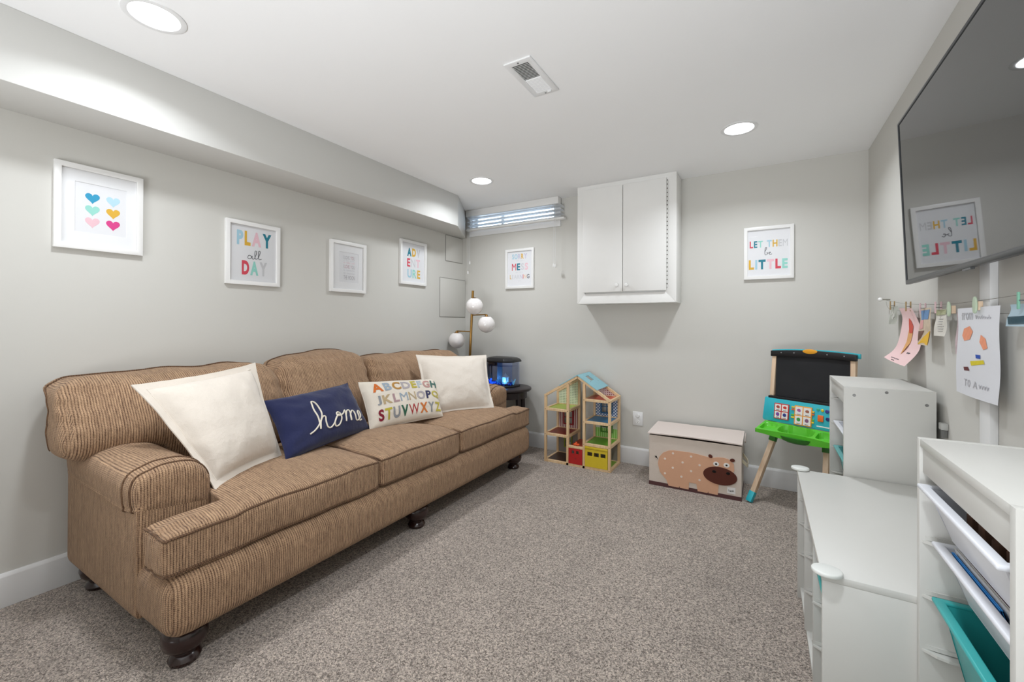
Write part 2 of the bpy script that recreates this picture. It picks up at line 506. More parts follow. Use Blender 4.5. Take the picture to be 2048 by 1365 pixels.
# window: casing, sash, mullion, panes
casing = NB()
box(casing, -2.70, -1.64, -0.016, 0.0, 2.122, 2.178)
box(casing, -1.70, -1.64, -0.016, 0.0, 2.178, H - 0.001)
box(casing, -2.70, -2.68, -0.016, 0.0, 2.178, H - 0.001)
wo = struct('window_1', casing, M_trim, bevel=0.002)
bm = NB(); ring(bm, rect(WX0, WX1, WZ0, WZ1), rect(WX0 + 0.012, WX1 - 0.012, WZ0 + 0.012, WZ1 - 0.008), -0.1, 0.0, lambda s, t, d: (s, -d, t))
obj('jamb', bm, M_trim, wo)
bm = NB(); ring(bm, rect(WX0 + 0.012, WX1 - 0.012, WZ0 + 0.012, WZ1 - 0.008), rect(WX0 + 0.035, WX1 - 0.035, WZ0 + 0.03, WZ1 - 0.025), -0.085, -0.06, lambda s, t, d: (s, -d, t))
obj('window_frame', bm, M_trim, wo, bevel=0.002)
obj('mullion', boxm(-2.345, -2.315, 0.06, 0.085, WZ0 + 0.02, WZ1 - 0.02), M_trim, wo, bevel=0.002)
M_wglass = glass('window_glass', '#F4FAFF', gloss=0.6)
for a, b in ((WX0 + 0.035, -2.345), (-2.315, WX1 - 0.035)):
    obj('pane', boxm(a, b, 0.07, 0.074, WZ0 + 0.03, WZ1 - 0.025), M_wglass, wo)
# what is outside, seen through the slats: a corrugated window well and a brick wall further off
bm = NB()
grid(bm, lambda u, v: (-2.16 + (0.62 + 0.012 * math.sin(v * 60)) * math.cos(PI * u), 0.11 + (0.55 + 0.012 * math.sin(v * 60)) * math.sin(PI * u), 1.9 + 0.33 * v), 30, 40)
tag(obj('window_well', bm, mat('galvanised_steel', '#9A9FA3', 0.45, metal=0.6, var=0.15, scale=6), smooth=True), 'corrugated grey metal window well outside the window', 'window well', kind='structure')

# right wall: cable raceway running down from the television
bm = boxm(XR - 0.020, XR, -1.829, -1.757, 0.143, 1.46)
tag(obj('cable_raceway', bm, M_trim, bevel=0.003), 'white vertical cable raceway on the wall below the television', 'cable cover')

# ------------------------------------------------------------------ access panels in the left wall
M_panel = mat('panel_paint', '#CECCC6', 0.6, var=0.01)
def access_panel(y0, y1, z0, z1, label):
    r = thing('access_panel', label, 'access panel', (XL, (y0 + y1) / 2, z0))
    bm = NB(); ring(bm, rect(y0, y1, z0, z1), rect(y0 + 0.004, y1 - 0.004, z0 + 0.004, z1 - 0.004), 0, 0.003, lambda s, t, d: (XL + d, s, t))
    obj('panel_rim', bm, mat('panel_gap', '#8F8D88', 0.8), r)
    obj('panel_door', boxm(XL, XL + 0.005, y0 + 0.005, y1 - 0.005, z0 + 0.005, z1 - 0.005), M_panel, r, bevel=0.001)
access_panel(-0.427, -0.01, 1.262, 1.66, 'large grey painted access panel above the corner floor lamp')
access_panel(-0.34, -0.06, 1.832, 2.098, 'small grey painted access panel tucked right under the soffit')

# ------------------------------------------------------------------ ceiling lights
M_lens = emit('led_lens', '#F8FAFF', 9.0)
def ceiling_light(x, y, label):
    r = thing('ceiling_light', label, 'light', (x, y, H))
    bm = NB(); lathe(bm, [(0.0785, 0.049), (0.0780, -0.001), (0.080, -0.004), (0.09, -0.005), (0.100, -0.003), (0.101, 0.0)], (x, y, H), 48, cap=False)
    obj('trim_ring', bm, M_trim, r, smooth=True)
    bm = NB(); lathe(bm, [(0.0, 0.012), (0.078, 0.012)], (x, y, H), 48, cap=False)
    obj('lens', bm, M_lens, r)
    d = bpy.data.lights.new('downlight', 'AREA'); d.shape = 'DISK'; d.size = 0.15; d.energy = LAMP_POWER
    d.color = (0.90, 0.95, 1.0); d.spread = math.radians(145)
    o = bpy.data.objects.new('downlight', d); o.location = (x, y, H - 0.001); COL.objects.link(o)
    return r
ceiling_light(-2.022, -2.977, 'round white recessed ceiling light near the heart picture')
ceiling_light(-0.124, -0.785, 'round white recessed ceiling light above the chalkboard easel')
ceiling_light(-2.010, -0.783, 'round white recessed ceiling light in front of the blinded window')
ceiling_light(-0.124, -2.977, 'round white recessed ceiling light on the near right, above the near tall frame')

# ------------------------------------------------------------------ ceiling vent
r = thing('ceiling_vent', 'white rectangular louvred air vent in the ceiling', 'vent', (-0.951, -1.884, H))
vx0, vx1, vy0, vy1 = -1.020, -0.882, -2.040, -1.728
Tc = lambda s, t, d: (s, t, H - d)
bm = NB(); ring(bm, rect(vx0, vx1, vy0, vy1), rect(vx0 + 0.028, vx1 - 0.028, vy0 + 0.03, vy1 - 0.03), 0, 0.008, Tc)
obj('vent_frame', bm, M_trim, r, bevel=0.003)
obj('duct_backing', boxm(vx0 + 0.02, vx1 - 0.02, vy0 + 0.02, vy1 - 0.02, H - 0.0015, H - 0.0005), mat('duct_dark', '#55534F', 0.8), r)
n = 24
for i in range(n):
    y = vy0 + 0.034 + (vy1 - vy0 - 0.068) * i / (n - 1)
    tilt = 0.0045 if i >= n // 2 else -0.0045
    bm = NB(); box(bm, vx0 + 0.028, vx1 - 0.028, y - 0.0012, y + 0.0012, H - 0.007, H - 0.0018, T=lambda a, b, c, t=tilt: (a, b + t * ((H - 0.0018 - c) / 0.005), c))
    obj('louvre', bm, M_trim, r)
for x, y in ((-0.951, vy0 + 0.014), (-0.951, vy1 - 0.014)):
    bm = NB(); lathe(bm, [(0.004, -0.0105), (0.005, -0.008)], (x, y, H), 12); obj('screw', bm, M_chrome, r)
obj('damper_lever', boxm(-0.935, -0.915, vy1 - 0.028, vy1 - 0.022, H - 0.016, H - 0.007), M_trim, r, bevel=0.001)

# ------------------------------------------------------------------ framed pictures
PC = {'coral': '#D8485A', 'teal': '#1E7F93', 'sky': '#A9CFDF', 'gold': '#E0B13C', 'pink': '#EBC3CC', 'mint': '#9AD8CC', 'grey': '#CDCDCF', 'blue': '#2C9CC4',
      'magenta': '#D9408A', 'peach': '#F2C79A', 'ink': '#55565C', 'lilac': '#C9C4DA', 'softgrey': '#B9B8BC', 'lightblue': '#B9DCE9', 'fog': '#D3D3D7', 'rose': '#C9A0A8'}
PM = {k: mat('ink_' + k, v, 0.6, var=0.03) for k, v in PC.items()}
def wallT(kind):
    if kind == 'left': return lambda s, t, d: (XL + d, s, t)
    if kind == 'back': return lambda s, t, d: (s, -d, t)
    return lambda s, t, d: (XR - d, -s, t)
def picture(kind, s0, s1, t0, t1, label, rows=(), scripts=(), hearts=(), fw=0.024, window=None, tiny=()):
    T = wallT(kind)
    r = thing('framed_picture', label, 'picture', T((s0 + s1) / 2, t0, 0.0), 'white framed prints on the walls')
    bm = NB(); ring(bm, rect(s0, s1, t0, t1), rect(s0 + fw, s1 - fw, t0 + fw, t1 - fw), 0.0, 0.022, T)
    obj('frame', bm, M_frame, r, bevel=0.0012)
    pr = obj('print', boxm(s0 + fw, s1 - fw, t0 + fw, t1 - fw, 0.004, 0.008, T=T), M_paper, r)
    W, Hh = s1 - s0, t1 - t0
    D = 0.0086
    if window:
        a, b, c, d_ = window
        bm = NB(); ring(bm, rect(s0 + fw, s1 - fw, t0 + fw, t1 - fw), rect(s0 + a * W, s0 + b * W, t0 + c * Hh, t0 + d_ * Hh), 0.008, 0.0105, T)
        obj('mat_board', bm, M_matb, r, bevel=0.0008, seg=1)
    keys = []
    def mi(k):
        if k not in keys: keys.append(k)
        return keys.index(k)
    bm = NB()
    for txt, cols, a, b, c, d_, bold in rows:
        text(bm, txt, s0 + a * W, s0 + b * W, t0 + c * Hh, t0 + d_ * Hh, T, D, [mi(k) for k in cols], bold)
    for pts, col, wd in scripts:
        P = [T(s0 + p[0] * W, t0 + p[1] * Hh, D) for p in pts]
        n0 = len(bm.faces); bm.faces.ensure_lookup_table()
        tube(bm, spline([Vector(p) for p in P], 5), wd, 5)
        bm.faces.ensure_lookup_table()
        for f in bm.faces[n0:]: f.material_index = mi(col)
    for hx, hy, hw, hh, col in hearts:
        pts = []
        for i in range(28):
            a = 2 * PI * i / 28
            pts.append((s0 + W * hx + hw * (16 * math.sin(a) ** 3) / 32, t0 + Hh * hy + hh * (13 * math.cos(a) - 5 * math.cos(2 * a) - 2 * math.cos(3 * a) - math.cos(4 * a)) / 29))
        prism(bm, pts, 0.008, D, T, mi(col))
    if len(bm.faces):
        obj('heart_print' if hearts else 'lettering', bm, [PM[k] for k in keys], r)
    obj('glass_pane', boxm(s0 + fw, s1 - fw, t0 + fw, t1 - fw, 0.0125, 0.0135, T=T), M_pane, r)
    return r
heart_rows = []
for i, row in enumerate((('blue', 'lightblue'), ('mint', 'gold'), ('pink', 'magenta'))):
    for j, c in enumerate(row):
        heart_rows.append((0.41 + 0.235 * j, 0.635 - 0.146 * i, 0.052, 0.050, c))
picture('left', -3.089, -2.771, 1.543, 1.938, 'white framed print of six coloured hearts in two columns', hearts=heart_rows, window=(0.22, 0.80, 0.21, 0.80))
picture('left', -2.380, -2.052, 1.436, 1.826, 'white framed print reading PLAY all DAY in coloured letters',
        rows=[('PLAY', ['sky', 'gold', 'pink', 'teal'], 0.20, 0.84, 0.625, 0.855, 0.05), ('DAY', ['coral', 'mint', 'grey'], 0.29, 0.76, 0.16, 0.385, 0.05)],
        scripts=[([(0.47, 0.46), (0.42, 0.475), (0.395, 0.445), (0.41, 0.42), (0.45, 0.43), (0.475, 0.47), (0.475, 0.43), (0.51, 0.425), (0.55, 0.50), (0.555, 0.55), (0.53, 0.55), (0.525, 0.47), (0.545, 0.425), (0.585, 0.45), (0.62, 0.52), (0.62, 0.56), (0.595, 0.55), (0.59, 0.46), (0.61, 0.425), (0.65, 0.435)], 'ink', 0.0016)])
picture('left', -1.673, -1.346, 1.436, 1.823, 'white framed print of small grey and pink text, I LOVE YOU, THE MOON',
        rows=[('I LOVE YOU', ['softgrey', 'softgrey', 'softgrey', 'softgrey', 'softgrey', 'softgrey', 'softgrey', 'rose', 'rose', 'softgrey'], 0.36, 0.68, 0.655, 0.725, 0.0),
              ('ii ini nimi', ['fog'], 0.37, 0.68, 0.615, 0.635, 0.0), ('in nimi iinn', ['pink'], 0.37, 0.68, 0.575, 0.595, 0.0),
              ('I LOVE YOU', ['softgrey', 'softgrey', 'rose', 'rose', 'rose', 'rose', 'rose', 'rose', 'softgrey', 'softgrey'], 0.36, 0.68, 0.475, 0.545, 0.0),
              ('ni nimninm', ['fog'], 0.37, 0.68, 0.42, 0.45, 0.0), ('nn nmnmnn', ['fog'], 0.37, 0.68, 0.36, 0.39, 0.0),
              ('THE MOON', ['softgrey'], 0.37, 0.68, 0.255, 0.335, 0.0)], window=(0.25, 0.78, 0.2, 0.79))
picture('left', -0.973, -0.636, 1.55, 1.948, 'white framed print with ADVENTURE split over three lines',
        rows=[('ADV', ['teal', 'gold', 'grey'], 0.27, 0.77, 0.645, 0.835, 0.05), ('ENT', ['coral', 'grey', 'pink'], 0.27, 0.76, 0.405, 0.595, 0.03), ('URE', ['sky', 'mint', 'gold'], 0.28, 0.77, 0.155, 0.35, 0.03)])
picture('back', -2.244, -1.921, 1.55, 1.945, 'white framed print about a MESS and LEARNING between the lamp and cabinet',
        rows=[('SORRY', ['sky', 'sky', 'lilac', 'gold', 'lilac'], 0.23, 0.76, 0.745, 0.875, 0.03), ('ftr tx', ['fog'], 0.38, 0.60, 0.685, 0.715, 0.0),
              ('MESS', ['coral', 'teal', 'fog', 'pink'], 0.22, 0.79, 0.46, 0.635, 0.03), ('wx arx', ['fog'], 0.36, 0.60, 0.39, 0.42, 0.0),
              ('LEARNING', ['gold', 'fog', 'fog', 'fog', 'lilac', 'coral', 'peach', 'ink'], 0.15, 0.84, 0.245, 0.35, 0.01), ('hrx', ['fog'], 0.45, 0.54, 0.175, 0.20, 0.0)])
picture('back', -0.123, 0.1945, 1.5395, 1.9315, 'white framed print reading LET THEM be LITTLE right of the cabinet',
        rows=[('LET THEM', ['coral', 'teal', 'mint', 'grey', 'sky', 'gold', 'grey', 'grey'], 0.12, 0.88, 0.605, 0.735, 0.03), ('LITTLE', ['gold', 'sky', 'teal', 'pink', 'coral', 'mint'], 0.10, 0.88, 0.19, 0.375, 0.05)],
        scripts=[([(0.43, 0.52), (0.46, 0.57), (0.465, 0.60), (0.44, 0.59), (0.43, 0.52), (0.435, 0.465), (0.47, 0.465), (0.485, 0.495), (0.465, 0.50), (0.50, 0.49), (0.53, 0.49), (0.545, 0.505), (0.525, 0.51), (0.515, 0.48), (0.54, 0.46), (0.57, 0.475)], 'ink', 0.0016)])

# ------------------------------------------------------------------ window blind
bl = thing('window_blind', 'white slatted horizontal blind pulled up over the basement window', 'blind', (-2.16, -0.06, H))
obj('head_rail', boxm(-2.695, -1.632, -0.088, -0.02, 2.318, 2.384), M_frame, bl, bevel=0.002)
g = G('blind_slat'); g.b.inputs['Base Color'].default_value = lin('#F2F3F4'); g.b.inputs['Roughness'].default_value = 0.4
_tl = g.n('ShaderNodeBsdfTranslucent'); _tl.inputs[0].default_value = lin('#F2F4F6'); _mx = g.n('ShaderNodeMixShader'); _mx.inputs[0].default_value = 0.45
g.t.links.new(g.b.outputs[0], _mx.inputs[1]); g.t.links.new(_tl.outputs[0], _mx.inputs[2]); g.t.links.new(_mx.outputs[0], g.out.inputs[0]); M_slat = g.m
for z in (2.300, 2.262, 2.224):
    T = lambda x, y, c, z=z: (x, y, c - (y + 0.053) * 0.12 + 0.004 * (1 - ((y + 0.053) / 0.027) ** 2))
    bm = NB()
    for i in range(6):
        ya, yb = -0.080 + 0.009 * i, -0.071 + 0.009 * i
        box(bm, -2.685, -1.60, ya, yb, z - 0.0016, z + 0.0016, T=T)
    bmesh.ops.remove_doubles(bm, verts=bm.verts, dist=1e-5)
    obj('slat', bm, M_slat, bl)
for k, z in enumerate((2.1945,)):
    obj('slat', boxm(-2.685, -1.60, -0.08, -0.026, z - 0.0016, z + 0.0016), M_slat, bl)
obj('bottom_rail', boxm(-2.695, -1.575, -0.082, -0.024, 2.172, 2.190), M_frame, bl, bevel=0.004)
for x in (-2.60, -1.70):
    for y in (-0.079, -0.027):
        bm = NB(); tube(bm, [(x, y, 2.32), (x, y, 2.18)], 0.001, 5); obj('ladder_cord', bm, M_slat, bl)
for x, z in ((-2.655, 1.752), (-2.632, 1.852), (-1.672, 1.762), (-1.655, 1.757)):
    bm = NB(); tube(bm, spline([(x, -0.095, 2.33), (x + 0.001, -0.098, 2.05), (x, -0.096, z)], 4), 0.0013, 6); c = obj('pull_cord', bm, M_slat, bl, smooth=True)
    bm = NB(); lathe(bm, [(0.002, 0.0), (0.006, -0.008), (0.0085, -0.028), (0.006, -0.036), (0.003, -0.037)], (x, -0.096, z), 12); obj('tassel', bm, M_frame, c, smooth=True)

# ------------------------------------------------------------------ wall cabinet
cb = thing('wall_cabinet', 'white two-door wall cabinet hung up against the ceiling', 'cabinet', (-0.98, -0.1, 1.372))
cx0, cx1, cz0, cz1, cy = -1.387, -0.573, 1.372, H - 0.001, -0.205
bm = NB(); box(bm, cx0 + 0.0, cx1, cy, -0.001, cz0, cz1)
obj('carcass', bm, M_cab, cb, bevel=0.002)
Tb = lambda s, t, d: (s, cy - d, t)
def quad_prism(name, pts, mt, parent, d1=0.014): 
    bm = NB(); prism(bm, pts, 0.0, d1, Tb); return obj(name, bm, mt, parent, bevel=0.0015)
ix0, ix1, iz0, iz1 = -1.322, -0.652, 1.455, 2.335
quad_prism('casing_strip', [(cx0, cz0), (ix0 + 0.004, iz0), (ix0 + 0.004, iz1), (cx0, cz1)], M_cab, cb)
quad_prism('casing_strip', [(cx1, cz0), (cx1, cz1), (ix1 - 0.004, iz1), (ix1 - 0.004, iz0)], M_cab, cb)
quad_prism('casing_strip', [(cx0 + 0.0012, cz0), (cx1 - 0.0012, cz0), (ix1 - 0.003, iz0 + 0.001), (ix0 + 0.003, iz0 + 0.001)], M_cab, cb)
quad_prism('casing_strip', [(cx0, cz1), (ix0, iz1), (ix1, iz1), (cx1, cz1)], M_cab, cb)
for a, b, kx in ((-1.330, -0.9875, -1.030), (-0.9835, -0.645, -0.950)):
    dr = obj('door', boxm(a, b, cy - 0.033, cy - 0.015, 1.468, 2.343), M_cab, cb, bevel=0.0015)
    bm = NB(); lathe(bm, [(0.007, 0.0), (0.006, 0.010), (0.012, 0.016), (0.0165, 0.024), (0.014, 0.031), (0.005, 0.034)], (kx, cy - 0.033, 1.518), 20, axis=(0, -1, 0))
    obj('knob', bm, M_frame, dr, smooth=True)
obj('hinge', boxm(-0.6445, -0.637, cy - 0.019, cy - 0.014, 1.49, 2.33), mat('hinge_steel', '#77736C', 0.4, metal=0.8), cb)
for k in range(26):
    z = 1.49 + 0.84 * k / 26
    bm = NB(); lathe(bm, [(0.004, 0.0), (0.004, 0.022)], (-0.6405, cy - 0.021, z), 8); obj('hinge_knuckle', bm, M_cab, cb)

# ------------------------------------------------------------------ outlet
ot = thing('wall_outlet', 'white electrical outlet plate on the back wall by the dollhouse', 'outlet', (-0.918, 0, 0.333))
obj('cover_plate', boxm(-0.96, -0.876, -0.006, 0, 0.333, 0.451), M_trim, ot, bevel=0.002)
for z, plug in ((0.418, 1), (0.366, 0)):
    bm = NB(); prism(bm, circle(-0.918, z, 0.017, 0.0145, 20), 0.006, 0.008, lambda s, t, d: (s, -d, t)); f = obj('receptacle', bm, M_frame, ot)
    if plug:
        bm = NB(); lathe(bm, [(0.014, 0.0), (0.016, 0.004), (0.013, 0.009)], (-0.918, -0.008, z), 16, axis=(0, -1, 0)); obj('safety_cap', bm, M_trim, ot, smooth=True)
    else:
        bm = NB()
        for dx in (-0.006, 0.006): box(bm, -0.918 + dx - 0.001, -0.918 + dx + 0.001, -0.0086, -0.0078, z, z + 0.008)
        prism(bm, circle(-0.918, z - 0.007, 0.0025, n=10), 0.0078, 0.0086, lambda s, t, d: (s, -d, t))
        obj('slot', bm, M_black, ot)

# ================================================================== SOFA
M_sofa = sofa_fabric('sofa_chenille', '#C9A684', '#472A1E')
M_pipe = sofa_fabric('sofa_piping', '#7D6048', '#3A241A', depth=0.4)
so = thing('sofa', 'long brown ribbed three-seat sofa with rolled arms and dark bun feet', 'sofa', (-2.2, -1.8, 0))
SN = 22
def soft(name, fn, n=SN, mt=None, parent=None):
    bm = NB(); cube_surface(bm, fn, n); return obj(name, bm, mt or M_sofa, parent or so, smooth=True)
def pipe_along(fn, path, parent, r=0.0045, lift=0.002, closed=False, name='piping'):
    bm = NB(); pts = [fn(*p) for p in path]; tube(bm, pts, r, 6, closed)
    return obj(name, bm, M_pipe, parent, smooth=True)
def loop(axis, val, n=24, rad=0.0):
    """closed loop round the cube at coordinate `val` along axis (on the edges of the four sides)"""
    out = []
    for i in range(4 * n):
        s, k = divmod(i, n); t = math.sin((2 * k / n - 1) * PI / 2)
        a, b = ((t, -1), (1, t), (-t, 1), (-1, -t))[s]
        if axis == 2: out.append((a, b, val))
        elif axis == 0: out.append((val, a, b))
        else: out.append((a, val, b))
    return out
# frame: front rail, end panels, back
YN, YF = -3.055, -0.535
soft('front_rail', softfn(-2.66, -1.660, YN, YF, 0.128, 0.352, 0.068, (0.010, 0.0, 0)), 26)
for sgn, ya, yb in ((1, YN - 0.003, -2.80), (-1, -0.79, YF + 0.003)):
    ar = soft('arm', softfn(-2.665, -1.905, ya, yb - 0.02 if sgn > 0 else yb, 0.14, 0.60, 0.02, (0.004, 0.0, 0)), 14)
    # rolled pad on top, running front to back
    yo, yi = (ya - 0.014, yb - 0.014) if sgn > 0 else (yb + 0.014, ya + 0.014)
    prof = [(0.02, 0.0), (0.0, 0.035), (0.0, 0.075), (0.05, 0.108), (0.16, 0.128), (0.35, 0.142), (0.55, 0.14), (0.75, 0.128), (0.90, 0.10), (0.985, 0.06), (1.0, 0.01), (0.99, -0.04), (0.9, -0.05), (0.1, -0.02)]
    def padpt(i, x, k=1.0, dz=0.0, yo=yo, yi=yi):
        u, z = prof[i % len(prof)]
        u = 0.5 + (u - 0.5) * k
        zz = 0.60 + (z - 0.045) * k
        s = min(1.0, max(0.0, (x + 2.6) / 0.7))
        return Vector((x, yo + (yi - yo) * u, zz - 0.005 + dz - 0.018 * s + 0.004 * noise.noise(Vector((x * 9, u * 4, 3)))))
    secs = [(-2.66, 0.9), (-2.60, 1.0), (-2.5, 1.0), (-2.4, 1.0), (-2.3, 1.0), (-2.2, 1.0), (-2.1, 1.01), (-2.0, 1.012), (-1.97, 1.01), (-1.945, 0.985), (-1.925, 0.94), (-1.910, 0.87), (-1.902, 0.76), (-1.898, 0.4)]
    bm = NB(); R_ = []
    rp = []
    P4 = spline([Vector((u, z, 0)) for u, z in prof], 4, closed=True)
    profile_dense = [(p.x, p.y) for p in P4]
    for x, k in secs:
        row = []
        s = min(1.0, max(0.0, (x + 2.6) / 0.7))
        for u, z in profile_dense:
            uu = 0.5 + (u - 0.5) * k
            row.append(bm.verts.new((x, yo + (yi - yo) * uu, 0.60 + (z - 0.045) * k - 0.005 - 0.018 * s + 0.005 * noise.noise(Vector((x * 9, u * 4, 3))))))
        R_.append(row)
    for a, b in zip(R_, R_[1:]):
        m = len(a)
        for i in range(m): bm.faces.new((a[i], a[(i + 1) % m], b[(i + 1) % m], b[i]))
    bm.faces.new(R_[0][::-1]); bm.faces.new(R_[-1])
    pad = obj('arm_pad', bm, M_sofa, so, smooth=True)
    for xx, kk in ((-1.985, 1.018), (-1.935, 0.968)):
        bm = NB(); s = min(1.0, (xx + 2.6) / 0.7)
        pts = [(xx, yo + (yi - yo) * (0.5 + (u - 0.5) * kk), 0.60 + (z - 0.045) * kk - 0.005 - 0.018 * s + 0.005 * noise.noise(Vector((xx * 9, u * 4, 3)))) for u, z in profile_dense]
        tube(bm, pts, 0.0042 if xx > -2 else 0.0028, 6, True); obj('piping', bm, M_pipe, pad, smooth=True)
soft('back_frame', softfn(-2.725, -2.56, YN + 0.02, YF - 0.02, 0.15, 0.86, 0.05, (0.01, 0, 0.01)), 16)

# seat cushions: the outer two wrap in front of the arms
def seat(y0, y1, wrap):
    """wrap: -1 near end, 1 far end, 0 middle"""
    xb, xf, xw = -2.40, -1.688, -1.835
    lim = -2.80 if wrap < 0 else -0.79
    def post(p, a, b, c):
        if wrap < 0: s = (lim - p.y) / 0.03
        elif wrap > 0: s = (p.y - lim) / 0.03
        else: s = 0
        s = max(0.0, min(1.0, s)); s = s * s * (3 - 2 * s)
        if s > 0:
            x2 = xw + (p.x - xb) * (xf - xw) / (xf - xb)
            p.x = p.x * (1 - s) + x2 * s
            p.z -= 0.012 * s * max(0, c)
        # the front edge rolls down a little
        fr = max(0.0, (p.x + 1.95) / 0.26)
        p.z -= 0.012 * fr * fr * max(0.0, c)
        return p
    fn = softfn(xb, xf, y0, y1, 0.352, 0.515, 0.028, (0.014, 0.004, 0.032), 0.007, y0 * 3, post, 6.0)
    cu = soft('seat_cushion', fn, 30)
    g = lambda n=40: [math.sin((2 * i / n - 1) * PI / 2) for i in range(n + 1)]
    for c in (0.93, -0.93):
        path = [(0.97, -0.98, c) if False else (max(-1, min(1, a)), -1, c) for a in g(16)[::1]] + [(1, b, c) for b in g()] + [(a, 1, c) for a in g(16)[::-1]]
        def off(a, b, cc, fn=fn):
            p = fn(a, b, cc); q = fn(a * 0.9, b * 0.9, cc * 0.5)
            return p + Vector((0.002 if a > 0.9 else 0, -0.002 if b < -0.9 else (0.002 if b > 0.9 else 0), 0.001 * (1 if cc > 0 else -1)))
        pipe_along(off, path, cu, 0.0046)
seat(-3.062, -2.142, -1)
seat(-2.138, -1.470, 0)
seat(-1.466, -0.530, 1)
# back cushions: overstuffed, arched tops
def backc(y0, y1, ztop, zb, seed, wrap=0):
    cy_ = (y0 + y1) / 2; hy = (y1 - y0) / 2
    def post(p, a, b, c):
        t = max(0.0, min(1.0, (p.z - 0.52) / 0.45))
        p.x -= 0.14 * t * t                    # leans back
        u = (p.y - cy_) / hy
        p.z += ((0.020 if wrap == 0 else -0.012) * math.cos(u * PI / 2) - 0.012 * (abs(u) ** 6) + (0.022 * u if wrap == 0 else 0)) * t
        # puckers that run in from the ends
        e = max(0.0, abs(u) - 0.55) / 0.45
        p.x += 0.010 * e * math.sin(p.z * 75 + u * 6) * t
        s_ = 0.0
        if wrap < 0: s_ = max(0.0, min(1.0, (-2.775 - p.y) / 0.05))
        if wrap > 0: s_ = max(0.0, min(1.0, (p.y + 0.815) / 0.05))
        if s_ > 0:                             # the end that hangs over the arm
            s_ = s_ * s_ * (3 - 2 * s_); zlo = 0.640
            zz = zlo + (p.z - zb) * (ztop - zlo) / (ztop - zb)
            p.z = p.z * (1 - s_) + zz * s_
        return p
    fn = softfn(-2.60, -2.345, y0, y1, zb, ztop, 0.065, (0.045, 0.016, 0.012), 0.020, seed, post, 5.5)
    cu = soft('back_cushion', fn, 30)
    g = [math.sin((2 * i / 40 - 1) * PI / 2) for i in range(41)]
    def off(a, b, c): return fn(a, b, c) + Vector((0.001, 0, 0.002))
    pipe_along(off, [(-0.35, -1, c) for c in g[8:]] + [(-0.35, b, 1) for b in g] + [(-0.35, 1, c) for c in g[::-1][:-8]], cu, 0.0045)
backc(-3.132, -2.215, 0.968, 0.50, 1.0, -1)
backc(-2.222, -1.575, 0.975, 0.50, 5.0, 0)
backc(-1.538, -0.515, 0.955, 0.50, 9.0, 1)
for x, y in ((-1.775, -2.962), (-1.765, -1.795), (-1.785, -0.628), (-2.60, -2.962), (-2.60, -1.795), (-2.60, -0.628)):
    bm = NB(); lathe(bm, [(0.035, 0.0), (0.046, 0.004), (0.050, 0.016), (0.043, 0.030), (0.036, 0.036), (0.036, 0.042), (0.050, 0.050), (0.064, 0.066), (0.070, 0.088), (0.068, 0.108), (0.060, 0.122), (0.05, 0.130)], (x, y, 0), 28)
    obj('foot', bm, M_darkwood, so, smooth=True)

# ================================================================== PILLOWS
class Pillow:
    def __init__(s, TL, TR, BR, BL, thick, flange=0.0, concave=0.03, seed=0.0, wr=0.006, back=0.55):
        s.c = [Vector(p) for p in (TL, TR, BR, BL)]
        s.T = thick; s.fl = flange; s.cc = concave; s.seed = seed; s.wr = wr; s.back = back
        n = (s.c[1] - s.c[3]).cross(s.c[0] - s.c[2]); n.normalize()
        if n.x < 0: n = -n
        s.n = n
    def pt(s, u, v, side, lift=0.0):
        """u 0..1 left to right, v 0..1 top to bottom"""
        a, b = 2 * u - 1, 2 * v - 1
        # concave edges, pointed corners
        a2 = a * (1 - s.cc * (1 - b * b)); b2 = b * (1 - s.cc * (1 - a * a))
        U_, V_ = (a2 + 1) / 2, (b2 + 1) / 2
        TL, TR, BR, BL = s.c
        p = (TL * (1 - U_) + TR * U_) * (1 - V_) + (BL * (1 - U_) + BR * U_) * V_
        k = 1 - s.fl
        A, B = min(1, abs(a) / k), min(1, abs(b) / k)
        t = s.T * (max(0, 1 - A ** 2.4) * max(0, 1 - B ** 2.4)) ** 0.5
        q = Vector((a * 3 + s.seed, b * 3, s.seed))
        e = noise.noise(q) * s.wr
        # radial creases from the corners
        e += s.wr * 0.8 * math.sin(14 * (A - B) + s.seed) * (A * B) ** 1.5 * (1 - max(A, B)) * 4
        if side > 0: return p + s.n * (t + e + 0.003 + lift)
        return p - s.n * (t * s.back - e + 0.003)
    def front(s, lift=0.0012): return lambda u, v, d=0.0: s.pt(u, 1 - v, 1, lift + d)
